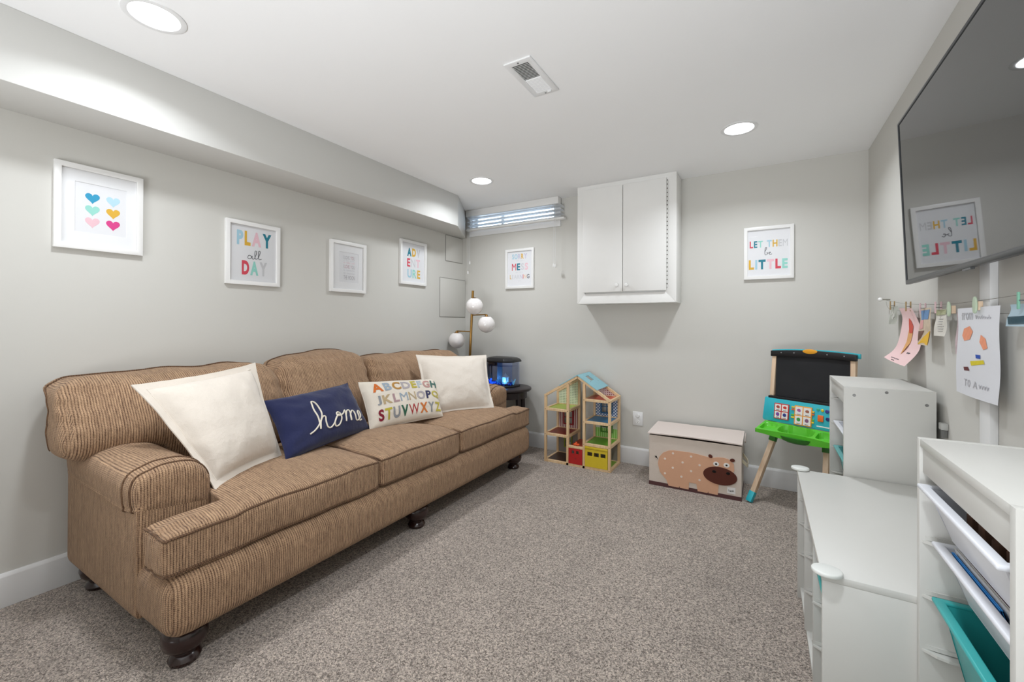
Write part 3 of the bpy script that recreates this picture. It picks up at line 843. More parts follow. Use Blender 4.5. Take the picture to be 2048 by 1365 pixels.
def pillow_thing(label, P, m, name='throw_pillow', welt=None, n=34):
    c = sum(P.c, Vector()) / 4
    r = thing(name, label, 'pillow', (c.x, c.y, min(q.z for q in P.c)), 'throw pillows on the sofa')
    bm = NB()
    F_ = [[bm.verts.new(P.pt(i / n, j / n, 1)) for j in range(n + 1)] for i in range(n + 1)]
    B_ = [[bm.verts.new(P.pt(i / n, j / n, -1)) for j in range(n + 1)] for i in range(n + 1)]
    for L, flip in ((F_, 0), (B_, 1)):
        for i in range(n):
            for j in range(n):
                q = (L[i][j], L[i + 1][j], L[i + 1][j + 1], L[i][j + 1]); bm.faces.new(q[::-1] if flip else q)
    edge = [(i, 0) for i in range(n)] + [(n, j) for j in range(n)] + [(n - i, n) for i in range(n)] + [(0, n - j) for j in range(n)]
    for k in range(len(edge)):
        a, b = edge[k], edge[(k + 1) % len(edge)]
        bm.faces.new((F_[a[0]][a[1]], B_[a[0]][a[1]], B_[b[0]][b[1]], F_[b[0]][b[1]]))
    obj('pillow_cover', bm, m, r, smooth=True)
    if welt:
        bm = NB()
        f = P.fl / 2
        q = []
        for i in range(4 * 20):
            s_, k = divmod(i, 20); t = k / 20
            u, v = ((t, 0), (1, t), (1 - t, 1), (0, 1 - t))[s_]
            u = f + (1 - 2 * f) * u; v = f + (1 - 2 * f) * v
            q.append((P.pt(u, v, 1) + P.pt(u, v, -1)) / 2 if f == 0 else P.pt(u, v, 1, 0.0005))
        tube(bm, q, 0.003 if f == 0 else 0.0018, 6, True); obj('seam', bm, welt, r, smooth=True)
    return r
M_cream = linen('cream_linen', '#E0D6CA', bump=0.8)
M_navy = linen('navy_cotton', '#252A4E', bump=0.5, var=0.12)
M_alpha = linen('natural_cotton', '#DDD3C5', bump=0.35)
P1 = Pillow((-2.24, -2.97, 0.945), (-2.30, -2.443, 0.992), (-2.06, -2.435, 0.535), (-1.90, -2.81, 0.525), 0.10, 0.12, 0.06, 1.3, 0.007)
pillow_thing('large cream pillow at the near end of the sofa beside the arm', P1, M_cream, welt=M_cream)
P2 = Pillow((-2.23, -2.44, 0.795), (-2.27, -1.89, 0.818), (-2.12, -1.835, 0.54), (-1.98, -2.465, 0.535), 0.07, 0.0, 0.06, 4.1, 0.008)
pn = pillow_thing('navy blue lumbar pillow embroidered home in cream cord', P2, M_navy, welt=M_navy)
M_cord = linen('cream_cord', '#E9E0CF')
home = [[(0.237, 0.794), (0.294, 0.767), (0.361, 0.688), (0.42, 0.561), (0.435, 0.422), (0.413, 0.305), (0.381, 0.265), (0.365, 0.353), (0.364, 0.509), (0.363, 0.664), (0.354, 0.78)],
        [(0.354, 0.78), (0.378, 0.671), (0.426, 0.59), (0.457, 0.604), (0.443, 0.689), (0.445, 0.78), (0.48, 0.811), (0.529, 0.77), (0.576, 0.686), (0.615, 0.637), (0.636, 0.66), (0.589, 0.665), (0.544, 0.751), (0.551, 0.818), (0.601, 0.805), (0.644, 0.718), (0.646, 0.623), (0.609, 0.593), (0.599, 0.643), (0.644, 0.664), (0.7, 0.633)],
        [(0.7, 0.633), (0.735, 0.585), (0.725, 0.673), (0.7, 0.79), (0.72, 0.697), (0.765, 0.606), (0.80, 0.60), (0.803, 0.652), (0.782, 0.755), (0.772, 0.80), (0.79, 0.70), (0.845, 0.62), (0.868, 0.645), (0.856, 0.761), (0.86, 0.815), (0.885, 0.82), (0.93, 0.777), (0.965, 0.69), (0.955, 0.64), (0.925, 0.68), (0.908, 0.76), (0.915, 0.83), (0.945, 0.82)]]
bm = NB()
for st in home:
    sp = spline([Vector((a, b, 0)) for a, b in st], 6)
    tube(bm, [P2.pt(0.22 + (q.x - 0.237) * 0.93, q.y, 1, 0.002) for q in sp], 0.0042, 7)
obj('embroidery', bm, M_cord, pn, smooth=True)
P3 = Pillow((-2.26, -1.815, 0.815), (-2.17, -1.165, 0.772), (-1.965, -1.32, 0.54), (-2.09, -1.86, 0.535), 0.065, 0.0, 0.035, 7.7, 0.005)
pa = pillow_thing('rectangular cream pillow with coloured alphabet letters', P3, M_alpha, welt=M_alpha)
AC = {'a0': '#C8682A', 'a1': '#93A0AC', 'a2': '#B0813A', 'a3': '#A8A0A4', 'a4': '#B5A63C', 'a5': '#A8B4BC', 'a6': '#B98C86', 'a7': '#37645C', 'a8': '#8A8C90', 'a9': '#B29C78', 'a10': '#A68A8C', 'a11': '#2B2D52', 'a12': '#7E1F30', 'a13': '#2C5E48', 'a14': '#A32C2E', 'a15': '#C8702F'}
AK = list(AC); AM = [linen('felt_' + k, AC[k]) for k in AK]
bm = NB(); T = P3.front(0.0022)
for s_, cols, a, b, t0, t1 in (('ABCDEFGH', (0, 1, 2, 3, 4, 5, 6, 7), 0.085, 0.965, 0.69, 0.90), ('JKLMNOPQ', (8, 9, 10, 1, 9, 3, 11, 4), 0.10, 0.97, 0.40, 0.60), ('STUVWXYZ', (12, 4, 8, 13, 14, 15, 8, 4), 0.09, 0.97, 0.09, 0.31)):
    text(bm, s_, a, b, t0, t1, T, 0.0, cols, 0.035, 0.14, sub=3)
obj('letter_patches', bm, AM, pa)
P4 = Pillow((-2.35, -1.19, 0.953), (-2.06, -0.63, 0.928), (-1.83, -0.86, 0.535), (-2.09, -1.36, 0.53), 0.09, 0.09, 0.055, 11.2, 0.009)
pillow_thing('large cream pillow at the far end of the sofa beside the lamp', P4, M_cream, welt=M_cream)

# ================================================================== FLOOR LAMP
fl = thing('floor_lamp', 'brass floor lamp with three white globe shades in the corner', 'lamp', (-2.545, -0.27, 0))
A = Vector((-2.540, -0.27, 0.03)); B = Vector((-2.464, -0.27, 1.523))
bm = NB(); tube(bm, [A, B], 0.0125, 16); obj('pole', bm, M_brass, fl, smooth=True)
bm = NB(); lathe(bm, [(0.125, 0.0), (0.13, 0.006), (0.128, 0.02), (0.02, 0.026), (0.015, 0.05)], (-2.542, -0.27, 0), 40); obj('lamp_base', bm, M_brass, fl, smooth=True)
M_globe = mat('opal_glass', '#F1ECEA', 0.08, var=0.005, coat=0.6)
P_at = lambda z: A + (B - A) * ((z - A.z) / (B.z - A.z))
def globe(c, start, name='globe'):
    r = 0.083
    a = P_at(start); top = Vector((c[0], c[1], c[2] + r - 0.004))
    ar = NB(); knee = Vector((top.x, top.y, start + 0.004))
    tube(ar, [a, a + (knee - a) * 0.5, knee], 0.0065, 10)
    obj('lamp_arm', ar, M_brass, fl, smooth=True)
    bm = NB(); lathe(bm, [(0.034, -0.012), (0.034, -0.006), (0.014, 0.002), (0.012, max(0.004, start + 0.006 - top.z))], top, 20)
    obj('socket_cap', bm, M_brass, fl, smooth=True)
    bm = NB(); prof = [(r * math.sin(t), -r * math.cos(t)) for t in [PI * i / 24 for i in range(0, 21)]]
    prof += [(0.96 * x, 0.96 * h) for x, h in prof[::-1]]
    lathe(bm, prof, c, 36, cap=False)
    g_ = obj('globe_shade', bm, M_globe, fl, smooth=True)
    bm = NB(); lathe(bm, [(0.001, -0.05), (0.018, -0.04), (0.026, -0.018), (0.02, 0.004), (0.013, 0.02), (0.013, 0.035)], (c[0], c[1], c[2] + 0.03), 18)
    obj('light_bulb', bm, mat('bulb_glass', '#F6E9D2', 0.1), g_, smooth=True)
globe((-2.398, -0.335, 1.368), 1.425)
globe((-2.302, -0.27, 1.193), 1.282)
globe((-2.662, -0.27, 1.030), 1.118)

# ================================================================== SIDE TABLE + AQUARIUM
st = thing('side_table', 'small round dark wooden side table between the sofa and back wall', 'table', (-2.04, -0.30, 0))
tc = (-2.065, -0.252, 0)
bm = NB(); lathe(bm, [(0.195, 0.570), (0.211, 0.576), (0.220, 0.586), (0.219, 0.600), (0.211, 0.6055), (0.0, 0.6055)], tc, 48, cap=False); obj('table_top', bm, M_espresso, st, smooth=True)
bm = NB(); lathe(bm, [(0.18, 0.51), (0.18, 0.573), (0.168, 0.573), (0.168, 0.51), (0.18, 0.51)], tc, 40, cap=False); obj('apron', bm, M_espresso, st, smooth=True)
for k in range(4):
    a = PI / 4 + k * PI / 2 + 0.35
    ca, sa = math.cos(a), math.sin(a)
    T = lambda x, y, z, ca=ca, sa=sa: (tc[0] + ca * (x + 0.018 * (1 - z / 0.58)) - sa * y, tc[1] + sa * (x + 0.018 * (1 - z / 0.58)) + ca * y, z)
    obj('leg', boxm(0.147, 0.182, -0.018, 0.018, 0, 0.572, T=T), M_espresso, st, bevel=0.003)
bm = NB(); lathe(bm, [(0.0, 0.20), (0.15, 0.20), (0.153, 0.208), (0.15, 0.216), (0.0, 0.216)], tc, 36, cap=False); obj('lower_shelf', bm, M_espresso, st, smooth=True)

aq = thing('aquarium', 'small aquarium with black lid and blue lit castle on the side table', 'aquarium', (-2.10, -0.29, 0.606))
AX0, AX1, AY0, AY1 = -2.282, -1.992, -0.350, -0.165
def tank_poly(m=0.0):
    c = 0.055
    return [(AX0 + m, AY1 - m), (AX0 + m, AY0 + c), (AX0 + c, AY0 + m), (AX1 - c, AY0 + m), (AX1 - m, AY0 + c), (AX1 - m, AY1 - m)]
Tz = lambda s, t, d: (s, t, d)
bm = NB(); ring(bm, tank_poly(), tank_poly(0.004), 0.615, 0.845, Tz); obj('tank_glass', bm, glass('tank_glass', '#E9EDF8', 0.7), aq)
bm = NB(); prism(bm, tank_poly(-0.006), 0.606, 0.622, Tz); obj('tank_base', bm, M_black, aq, bevel=0.003)
bm = NB(); prism(bm, tank_poly(0.006), 0.800, 0.801, Tz); obj('water_surface', bm, glass('water', '#DDE8FF', 0.6, ior=1.33), aq)
def lid(u, v):
    pts = tank_poly(-0.012)
    return None
bm = NB()
P0 = tank_poly(-0.014); 
cxm, cym = (AX0 + AX1) / 2, (AY0 + AY1) / 2
rows_ = []
for sc_, z in ((1.0, 0.838), (1.0, 0.852), (0.93, 0.866), (0.80, 0.878), (0.5, 0.886), (0.02, 0.888)):
    rows_.append([bm.verts.new((cxm + (x - cxm) * sc_, cym + (y - cym) * sc_, z)) for x, y in P0])
for a, b in zip(rows_, rows_[1:]):
    for i in range(6): bm.faces.new((a[i], a[(i + 1) % 6], b[(i + 1) % 6], b[i]))
bm.faces.new(rows_[0][::-1])
obj('lid', bm, M_black, aq, bevel=0.003)
obj('filter_housing', boxm(AX0 + 0.012, AX0 + 0.10, AY0 + 0.05, AY1 - 0.02, 0.800, 0.838), M_black, aq, bevel=0.005)
for x in (AX0 + 0.025, AX0 + 0.055):
    bm = NB(); tube(bm, [(x, -0.29, 0.802), (x, -0.29, 0.628)], 0.006, 10); obj('filter_tube', bm, M_black, aq, smooth=True)
M_tube = mat('blue_tube', '#7FB4CC', 0.2, var=0.08, coat=0.5)
for k in range(5):
    x = -2.172 + 0.0115 * k
    bm = NB(); tube(bm, [(x, -0.265, 0.838), (x, -0.265, 0.632)], 0.0058, 10); obj('bubble_column', bm, M_tube, aq, smooth=True)
M_gravel = mat('blue_gravel', '#3F6FF0', 0.4, var=0.5, scale=90)
bm = NB()
for i in range(260):
    for _ in range(20):
        x = random.uniform(AX0 + 0.02, AX1 - 0.02); y = random.uniform(AY0 + 0.03, AY1 - 0.02)
        if x + y > AX0 + AY0 + 0.09 and -x + y > -AX1 + AY0 + 0.09: break
    bmesh.ops.create_icosphere(bm, subdivisions=1, radius=random.uniform(0.006, 0.011), matrix=Matrix.Translation((x, y, 0.626 + random.uniform(0, 0.014))))
g_ = obj('gravel', bm, M_gravel, aq); g_['kind'] = 'stuff'
M_castle = mat('castle_resin', '#E6FBFA', 0.4, var=0.15, scale=60)
bm = NB(); c0 = (-2.065, -0.30, 0.64)
lathe(bm, [(0.032, 0.0), (0.034, 0.02), (0.026, 0.026), (0.024, 0.030), (0.020, 0.034), (0.020, 0.055), (0.040, 0.060), (0.030, 0.066), (0.014, 0.080), (0.003, 0.096), (0.001, 0.104)], c0, 12)
for k in range(6):
    a = k * PI / 3; lathe(bm, [(0.006, 0.0), (0.006, 0.06)], (c0[0] + 0.028 * math.cos(a), c0[1] + 0.028 * math.sin(a), c0[2]), 8)
obj('castle_ornament', bm, M_castle, aq, smooth=True)
for x, y, c in ((-2.14, -0.31, '#47C9E6'), (-2.235, -0.30, '#5C78F0'), (-1.99, -0.28, '#7FD0F5'), (-2.09, -0.25, '#34B6E2')):
    bm = NB()
    for k in range(9):
        a = random.uniform(0, 2 * PI); t = Vector((x + 0.018 * math.cos(a), y + 0.018 * math.sin(a), 0.66 + random.uniform(0, 0.03)))
        tube(bm, [(x, y, 0.632), ((x + t.x) / 2, (y + t.y) / 2, 0.652), t], 0.004, 5, rfun=lambda q: 0.005 * (1 - 0.6 * q))
    obj('water_plant', bm, mat('plant_' + c[1:], c, 0.5), aq, smooth=True)
for x in (-2.05, -2.20):
    d = bpy.data.lights.new('tank_led', 'POINT'); d.energy = 0.22; d.color = (0.12, 0.5, 1.0); d.shadow_soft_size = 0.012
    o = bpy.data.objects.new('tank_led', d); o.location = (x, -0.345, 0.672); COL.objects.link(o)

# ================================================================== DOLLHOUSE
M_pine = wood('pale_pine', '#DDB88A', '#EBCEA6')
dh = thing('dollhouse', 'open wooden dollhouse with blue roof, coloured floors and yellow garage door', 'dollhouse', (-1.345, -0.19, 0))
X0, X1, X2, X3 = -1.645, -1.415, -1.290, -1.052       # left edge, left bay right post, right bay left post, right edge
YFR, YBK = -0.335, -0.055
PW = 0.021
PEAKX, PEAKZ = -1.337, 0.755; EAVE = 0.572
zl = lambda x: EAVE + (PEAKZ - EAVE) * (x - X0) / (PEAKX - X0)
zr = lambda x: EAVE + (PEAKZ - EAVE) * (X3 - x) / (X3 - PEAKX)
def bar(p, q, wdt=PW, dep=PW, name='beam', m=None):
    """square bar between points given in x,z at a y range"""
    p, q = Vector(p), Vector(q); t = (q - p).normalized()
    u = Vector((0, 1, 0)) if abs(t.y) < 0.5 else Vector((1, 0, 0)); v = t.cross(u).normalized()
    bm = NB(); vs = []
    for e in (p, q):
        for a, b in ((-1, -1), (1, -1), (1, 1), (-1, 1)): vs.append(bm.verts.new(e + u * (dep / 2 * a) + v * (wdt / 2 * b)))
    for f in ((0, 1, 2, 3), (7, 6, 5, 4), (0, 4, 5, 1), (1, 5, 6, 2), (2, 6, 7, 3), (3, 7, 4, 0)): bm.faces.new([vs[i] for i in f])
    return obj(name, bm, m or M_pine, dh, bevel=0.0012, seg=1)
h2 = PW / 2
for y in (YFR + h2, YBK - h2):
    for x, zt in ((X0 + h2, EAVE - 0.004), (X1 - h2, zl(X1) - 0.02), (X2 + h2, zr(X2) - 0.02), (X3 - h2, EAVE - 0.004)):
        bar((x, y, 0.0), (x, y, zt), name='post')
    bar((X0 + 0.002, y, EAVE), (PEAKX, y, PEAKZ), name='rafter'); bar((PEAKX, y, PEAKZ), (X3 - 0.002, y, EAVE), name='rafter')
    bar((X0 + PW, y, h2), (X3 - PW, y, h2), name='rail')
    for x0, x1, zs in ((X0 + PW, X1 - PW, (0.457, 0.240)), (X2 + PW, X3 - PW, (0.568, 0.385, 0.200))):
        for z in zs: bar((x0, y, z), (x1, y, z), name='rail')
for x, zs in ((X0 + h2, (0.457, 0.240, h2)), (X1 - h2, (0.457, 0.240)), (X2 + h2, (0.568, 0.385, 0.200)), (X3 - h2, (EAVE, 0.385, 0.200, h2))):
    for z in zs: bar((x, YFR + PW, z), (x, YBK - PW, z), name='cross_rail')
def panel(x0, x1, y0, y1, z, c, nm):
    obj(nm, boxm(x0, x1, y0, y1, z - 0.003, z + 0.003), mat('doll_' + nm + c[1:], c, 0.35, var=0.06), dh)
e = 0.004
for z, c in ((0.459, '#A9B94A'), (0.242, '#8C2E22'), (0.014, '#4A3028')): panel(X0 + PW - e, X1 - PW + e, YFR + PW - e, YBK - PW + e, z, c, 'floor_board')
for z, c in ((0.572, '#C9573A'), (0.387, '#3F7FA8'), (0.202, '#6FA62E'), (0.014, '#7FA03C')): panel(X2 + PW - e, X3 - PW + e, YFR + PW - e, YBK - PW + e, z, c, 'floor_board')
def backpanel(x0, x1, z0, z1, m, pts=None, win=None):
    y = YBK - 0.012
    T = lambda s, t, d: (s, y + d, t)
    bm = NB()
    if win:
        a, b, c, d_ = win
        ring(bm, rect(x0, x1, z0, z1), rect(a, b, c, d_), 0, 0.004, T)
    else: prism(bm, pts or rect(x0, x1, z0, z1), 0, 0.004, T)
    return obj('back_panel', bm, m, dh)
def windowframe(a, b, c, d_, hexc, nm='toy_window'):
    y = YBK - 0.014
    T = lambda s, t, d: (s, y - d, t)
    m = mat('doll_win' + hexc[1:], hexc, 0.4)
    bm = NB(); ring(bm, rect(a - 0.011, b + 0.011, c - 0.011, d_ + 0.011), rect(a, b, c, d_), 0, 0.006, T)
    w_ = obj(nm, bm, m, dh)
    bm = NB(); box(bm, (a + b) / 2 - 0.003, (a + b) / 2 + 0.003, y - 0.005, y - 0.001, c, d_); box(bm, a, b, y - 0.0055, y - 0.0012, (c + d_) / 2 - 0.003, (c + d_) / 2 + 0.003)
    obj('window_bar', bm, m, w_)
M_gd = lattice_mat('green_dots', '#E9EFD2', '#5F7A55', 0.030, 'dot')
M_rs = lattice_mat('red_stripes', '#E7D9D2', '#8E2A34', 0.0165, 'stripe')
M_rd = lattice_mat('red_dots', '#F0DFDF', '#8C3A48', 0.034, 'dot')
M_bl = lattice_mat('blue_lattice', '#EDF1F7', '#4B6FA0', 0.052, 'lattice')
M_gf = lattice_mat('green_fence', '#7FC247', '#C9EFA0', 0.017, 'stripe')
xa, xb = X0 + PW, X1 - PW
backpanel(0, 0, 0, 0, M_gd, pts=[(xa, 0.463), (xb, 0.463), (xb, zl(xb) - 0.012), (xa, zl(xa) - 0.012)])
backpanel(xa, xb, 0.246, 0.448, M_rs, win=(xa + 0.055, xb - 0.055, 0.29, 0.40)); windowframe(xa + 0.055, xb - 0.055, 0.29, 0.40, '#9C1E26')
backpanel(xa, xb, 0.02, 0.230, mat('doll_grey', '#9C948C', 0.5), win=(xa + 0.065, xb - 0.065, 0.08, 0.18)); windowframe(xa + 0.065, xb - 0.065, 0.08, 0.18, '#9AA52E')
xa, xb = X2 + PW, X3 - PW
backpanel(0, 0, 0, 0, M_rd, pts=[(xa, 0.576), (xb, 0.576), (xb, zr(xb) - 0.010), (xa, zr(xa) - 0.012)])
backpanel(xa, xb, 0.391, 0.558, M_bl, win=(xa + 0.055, xb - 0.055, 0.43, 0.53)); windowframe(xa + 0.055, xb - 0.055, 0.43, 0.53, '#1F5F8C')
backpanel(xa, xb, 0.206, 0.29, M_gf)
backpanel(xa, xb, 0.2902, 0.376, mat('doll_cream', '#E9EBDD', 0.5), win=(xa + 0.055, xb - 0.055, 0.2952, 0.36)); windowframe(xa + 0.055, xb - 0.055, 0.265, 0.355, '#4E8F2A')
backpanel(xa, xb, 0.02, 0.190, mat('doll_grey', '#9C948C', 0.5))
# roof: two blue boards, the right one with a skylight hole
M_roof = mat('doll_roof', '#8FC3CF', 0.4, var=0.05)
def slope(sd):
    if sd < 0: return lambda s, t, d: (PEAKX - s * math.cos(al) - d * math.sin(al), t, PEAKZ + 0.011 - s * math.sin(al) + d * math.cos(al))
    return lambda s, t, d: (PEAKX + s * math.cos(be) + d * math.sin(be), t, PEAKZ + 0.011 - s * math.sin(be) + d * math.cos(be))
al = math.atan2(PEAKZ - EAVE, PEAKX - X0); be = math.atan2(PEAKZ - EAVE, X3 - PEAKX)
bm = NB(); prism(bm, rect(0, 0.19, YFR - 0.004, YBK + 0.004), 0, 0.006, slope(-1)); obj('roof_panel', bm, M_roof, dh)
bm = NB(); ring(bm, [(0, YFR - 0.004), (0.205, YFR - 0.004), (0.205, YBK + 0.004), (0, YBK + 0.004)], [(0.035, YFR + 0.10), (0.095, YFR + 0.10), (0.095, YFR + 0.175), (0.035, YFR + 0.175)], 0, 0.006, slope(1))
rp_ = obj('roof_panel', bm, M_roof, dh)
for s, t in ((0.105, YFR + 0.07), (0.12, YFR + 0.22)):
    bm = NB(); lathe(bm, [(0.004, 0), (0.003, 0.002)], slope(1)(s, t, 0.006), 10, axis=(math.sin(be), 0, math.cos(be))); obj('screw', bm, M_chrome, dh)
# doors
Td = lambda s, t, d: (s, YFR - d, t)
def door_with_holes(nm, x0, x1, z0, z1, holes, m):
    """front board cut into cells so that the holes are real"""
    xs = sorted({x0, x1} | {h[0] for h in holes} | {h[1] for h in holes}); za, zb = holes[0][2], holes[0][3]
    bm = NB()
    box(bm, x0, x1, YFR - 0.003, YFR + 0.003, z0, za); box(bm, x0, x1, YFR - 0.003, YFR + 0.003, zb, z1)
    for a, b in zip(xs, xs[1:]):
        if not any(abs(h[0] - a) < 1e-6 for h in holes): box(bm, a, b, YFR - 0.003, YFR + 0.003, za, zb)
    return obj(nm, bm, m, dh)
M_yel = mat('doll_yellow', '#D9BE2C', 0.4, var=0.05); M_red = mat('doll_red', '#B5201F', 0.4, var=0.06)
door_with_holes('garage_door', X2 + PW + 0.002, X3 - PW - 0.002, 0.022, 0.166, [(-1.246, -1.204, 0.112, 0.144), (-1.190, -1.148, 0.112, 0.144), (-1.134, -1.092, 0.112, 0.144)], M_yel)
obj('garage_lintel', boxm(X2 + PW + 0.001, X3 - PW - 0.001, YFR - 0.006, YFR + 0.002, 0.169, 0.187), M_yel, dh, bevel=0.001)
door_with_holes('front_door', X1 + 0.002, X2 - 0.002, 0.022, 0.150, [(-1.385, -1.363, 0.108, 0.134), (-1.345, -1.321, 0.108, 0.134)], M_red)
bm = NB()
tube(bm, [(-1.36, YFR - 0.0035, 0.070), (-1.352, YFR - 0.0035, 0.067), (-1.344, YFR - 0.0035, 0.070)], 0.0015, 5); obj('letter_slot', bm, M_black, dh)
obj('porch_beam', boxm(X1, X2, YFR, YFR + PW, 0.152, 0.172), M_pine, dh, bevel=0.001)
obj('lift_floor', boxm(X1, X2, YFR + PW, YBK - PW, 0.158, 0.164), mat('doll_lift', '#B5432C', 0.4), dh)
# the small orange toy on the porch beam
bm = NB()
for dx, dz, r_ in ((0, 0.014, 0.013), (0.016, 0.012, 0.010), (-0.014, 0.011, 0.009), (0.002, 0.026, 0.009), (0.026, 0.016, 0.006)): sphere(bm, (-1.352 + dx, YFR + 0.012, 0.1725 + dz), r_, 12)
tag(obj('toy_figure', bm, mat('orange_plastic', '#E85A26', 0.35), smooth=True), 'tiny orange plastic toy on the ledge above the dollhouse red door', 'toy')
for x, zs in ((X0 + h2, (0.457, 0.240)), (X1 - h2, (0.457, 0.240)), (X2 + h2, (0.568, 0.385, 0.200)), (X3 - h2, (0.568, 0.385, 0.200, 0.012))):
    for z in zs:
        bm = NB(); lathe(bm, [(0.0032, 0), (0.0025, 0.0015)], (x, YFR, z), 8, axis=(0, -1, 0)); obj('screw', bm, M_black, dh)

# ================================================================== TOY CHEST
ch = thing('toy_chest', 'beige fabric toy chest with a pink spotted hippo on its front', 'toy box', (-0.43, -0.22, 0))
M_cloth = linen('chest_canvas', '#D6C9BD', bump=0.3); M_lidc = linen('lid_canvas', '#E0D2CA', bump=0.15)
CX0, CX1, CY0, CY1, CZ = -0.733, -0.122, -0.402, -0.045, 0.372
bm = NB()
def chest_side(u, v):
    per = [(CX0, CY0), (CX1, CY0), (CX1, CY1), (CX0, CY1), (CX0, CY0)]
    k = min(3, int(u * 4)); f = u * 4 - k
    x = per[k][0] * (1 - f) + per[k + 1][0] * f; y = per[k][1] * (1 - f) + per[k + 1][1] * f
    sg = math.sin(PI * f) * math.sin(PI * v)
    off = 0.0 if k == 0 else 0.004 * noise.noise(Vector((x * 9, y * 9, v * 5))) * sg - 0.006 * sg
    dx, dy = ((0, -1), (1, 0), (0, 1), (-1, 0))[k]
    if k == 0: off = 0.0012 * sg * noise.noise(Vector((x * 14, v * 8, 0)))
    return (x + dx * off, y + dy * off, CZ * v)
grid(bm, chest_side, 64, 18)
obj('chest_body', bm, M_cloth, ch, smooth=True)
obj('chest_base', boxm(CX0 + 0.004, CX1 - 0.004, CY0 + 0.004, CY1 - 0.004, 0.001, 0.008), M_cloth, ch)
Tf = lambda s, t, d: (s, CY0 - d, t)
bm = NB(); ring(bm, rect(CX0 - 0.0015, CX1 + 0.0015, CY0 - 0.0022, CY1 + 0.001), rect(CX0 + 0.001, CX1 - 0.001, CY0 + 0.001, CY1 - 0.001), 0.0, 0.028, Tz); obj('base_band', bm, linen('band_brown', '#5A3B3B'), ch)
# lid: a soft slab with a front lip, lying a little skew
lidm = NB()
def Tl(s, t, d):
    z = CZ + 0.012 + d + 0.006 * math.sin(PI * (s - CX0) / (CX1 - CX0)) * (1 if t < -0.3 else 0) + 0.012 * (t - CY0) / (CY1 - CY0)
    return (s + 0.006, t, z)
nx_, ny_ = 16, 8
top_ = [[lidm.verts.new(Tl(CX0 - 0.016 + (CX1 - CX0 + 0.016) * i / nx_, CY0 - 0.012 + (CY1 - CY0 + 0.012) * j / ny_, 0.006 + 0.002 * noise.noise(Vector((i * .7, j * .7, 2))))) for j in range(ny_ + 1)] for i in range(nx_ + 1)]
bot_ = [[lidm.verts.new(v.co - Vector((0, 0, 0.008))) for v in rowv] for rowv in top_]
for i in range(nx_):
    for j in range(ny_):
        lidm.faces.new((top_[i][j], top_[i + 1][j], top_[i + 1][j + 1], top_[i][j + 1])); lidm.faces.new((bot_[i][j], bot_[i][j + 1], bot_[i + 1][j + 1], bot_[i + 1][j]))
ed = [(i, 0) for i in range(nx_)] + [(nx_, j) for j in range(ny_)] + [(nx_ - i, ny_) for i in range(nx_)] + [(0, ny_ - j) for j in range(ny_)]
for k in range(len(ed)):
    a, b = ed[k], ed[(k + 1) % len(ed)]
    lidm.faces.new((top_[a[0]][a[1]], bot_[a[0]][a[1]], bot_[b[0]][b[1]], top_[b[0]][b[1]]))
ld = obj('lid', lidm, M_lidc, ch, smooth=True)
# side flap standing open at the right, and the inside seen beneath it
bm = NB(); prism(bm, [(CY1 - 0.02, CZ + 0.020), (CY1 - 0.11, CZ + 0.018), (CY1 - 0.155, CZ - 0.010), (CY1 - 0.10, CZ - 0.035), (CY1 + 0.0, CZ - 0.055)], 0.0, 0.004, lambda s, t, d: (CX1 + 0.012 + d, s, t)); obj('lid_flap', bm, M_lidc, ch)
for x, sx in ((CX1, 1), (CX0, -1)):
    bm = NB(); P = spline([(x, -0.30, 0.235), (x + sx * 0.028, -0.27, 0.20), (x + sx * 0.036, -0.22, 0.19), (x + sx * 0.028, -0.17, 0.205), (x, -0.14, 0.235)], 6)
    for z0 in (0,):
        for a, b in zip(P, P[1:]):
            vs = [bm.verts.new(q) for q in (a, b, b + Vector((0, 0, 0.028)), a + Vector((0, 0, 0.028)))]; bm.faces.new(vs)
    bmesh.ops.remove_doubles(bm, verts=bm.verts, dist=1e-5); bmesh.ops.solidify(bm, geom=bm.faces, thickness=0.003)
    obj('strap_handle', bm, linen('strap_cream', '#E6DCC0'), ch, smooth=True)
def applique(name, polys, hexc, d0, d1):
    bm = NB()
    for p in polys: prism(bm, p, d0, d1, Tf)
    return obj(name, bm, linen('felt' + hexc[1:], hexc, bump=0.15), ch)
body = [(-0.67, 0.166), (-0.661, 0.214), (-0.633, 0.251), (-0.593, 0.273), (-0.56, 0.279), (-0.499, 0.281), (-0.45, 0.281), (-0.395, 0.277), (-0.36, 0.272), (-0.33, 0.268), (-0.294, 0.269), (-0.27, 0.276), (-0.236, 0.279), (-0.205, 0.275), (-0.185, 0.264), (-0.169, 0.244), (-0.165, 0.202), (-0.20, 0.13), (-0.262, 0.085), (-0.267, 0.015), (-0.326, 0.015), (-0.328, 0.027), (-0.332, 0.015), (-0.396, 0.015), (-0.405, 0.066), (-0.454, 0.066), (-0.456, 0.015), (-0.515, 0.015), (-0.518, 0.027), (-0.522, 0.015), (-0.593, 0.015), (-0.61, 0.057), (-0.655, 0.105)]
applique('hippo_body', [[(p.x, p.y) for p in spline([Vector((a, b, 0)) for a, b in body], 1, True)]], '#D9A98A', 0.0, 0.0035)
applique('hippo_ear', [circle(-0.314, 0.277, 0.0145, 0.012, 16, -0.6)], '#5E3024', 0.0035, 0.006)
applique('hippo_ear', [circle(-0.177, 0.271, 0.0155, 0.012, 16, 0.1)], '#5E3024', 0.0035, 0.006)
applique('hippo_muzzle', [circle(-0.254, 0.150, 0.106, 0.0615, 40, -0.03)], '#5B2F24', 0.0035, 0.0065)
applique('hippo_eye', [circle(-0.278, 0.229, 0.0185, 0.0155, 20)], '#EDE9E4', 0.0035, 0.0055); applique('hippo_eye', [circle(-0.213, 0.231, 0.0185, 0.0155, 20)], '#EDE9E4', 0.0035, 0.0055)
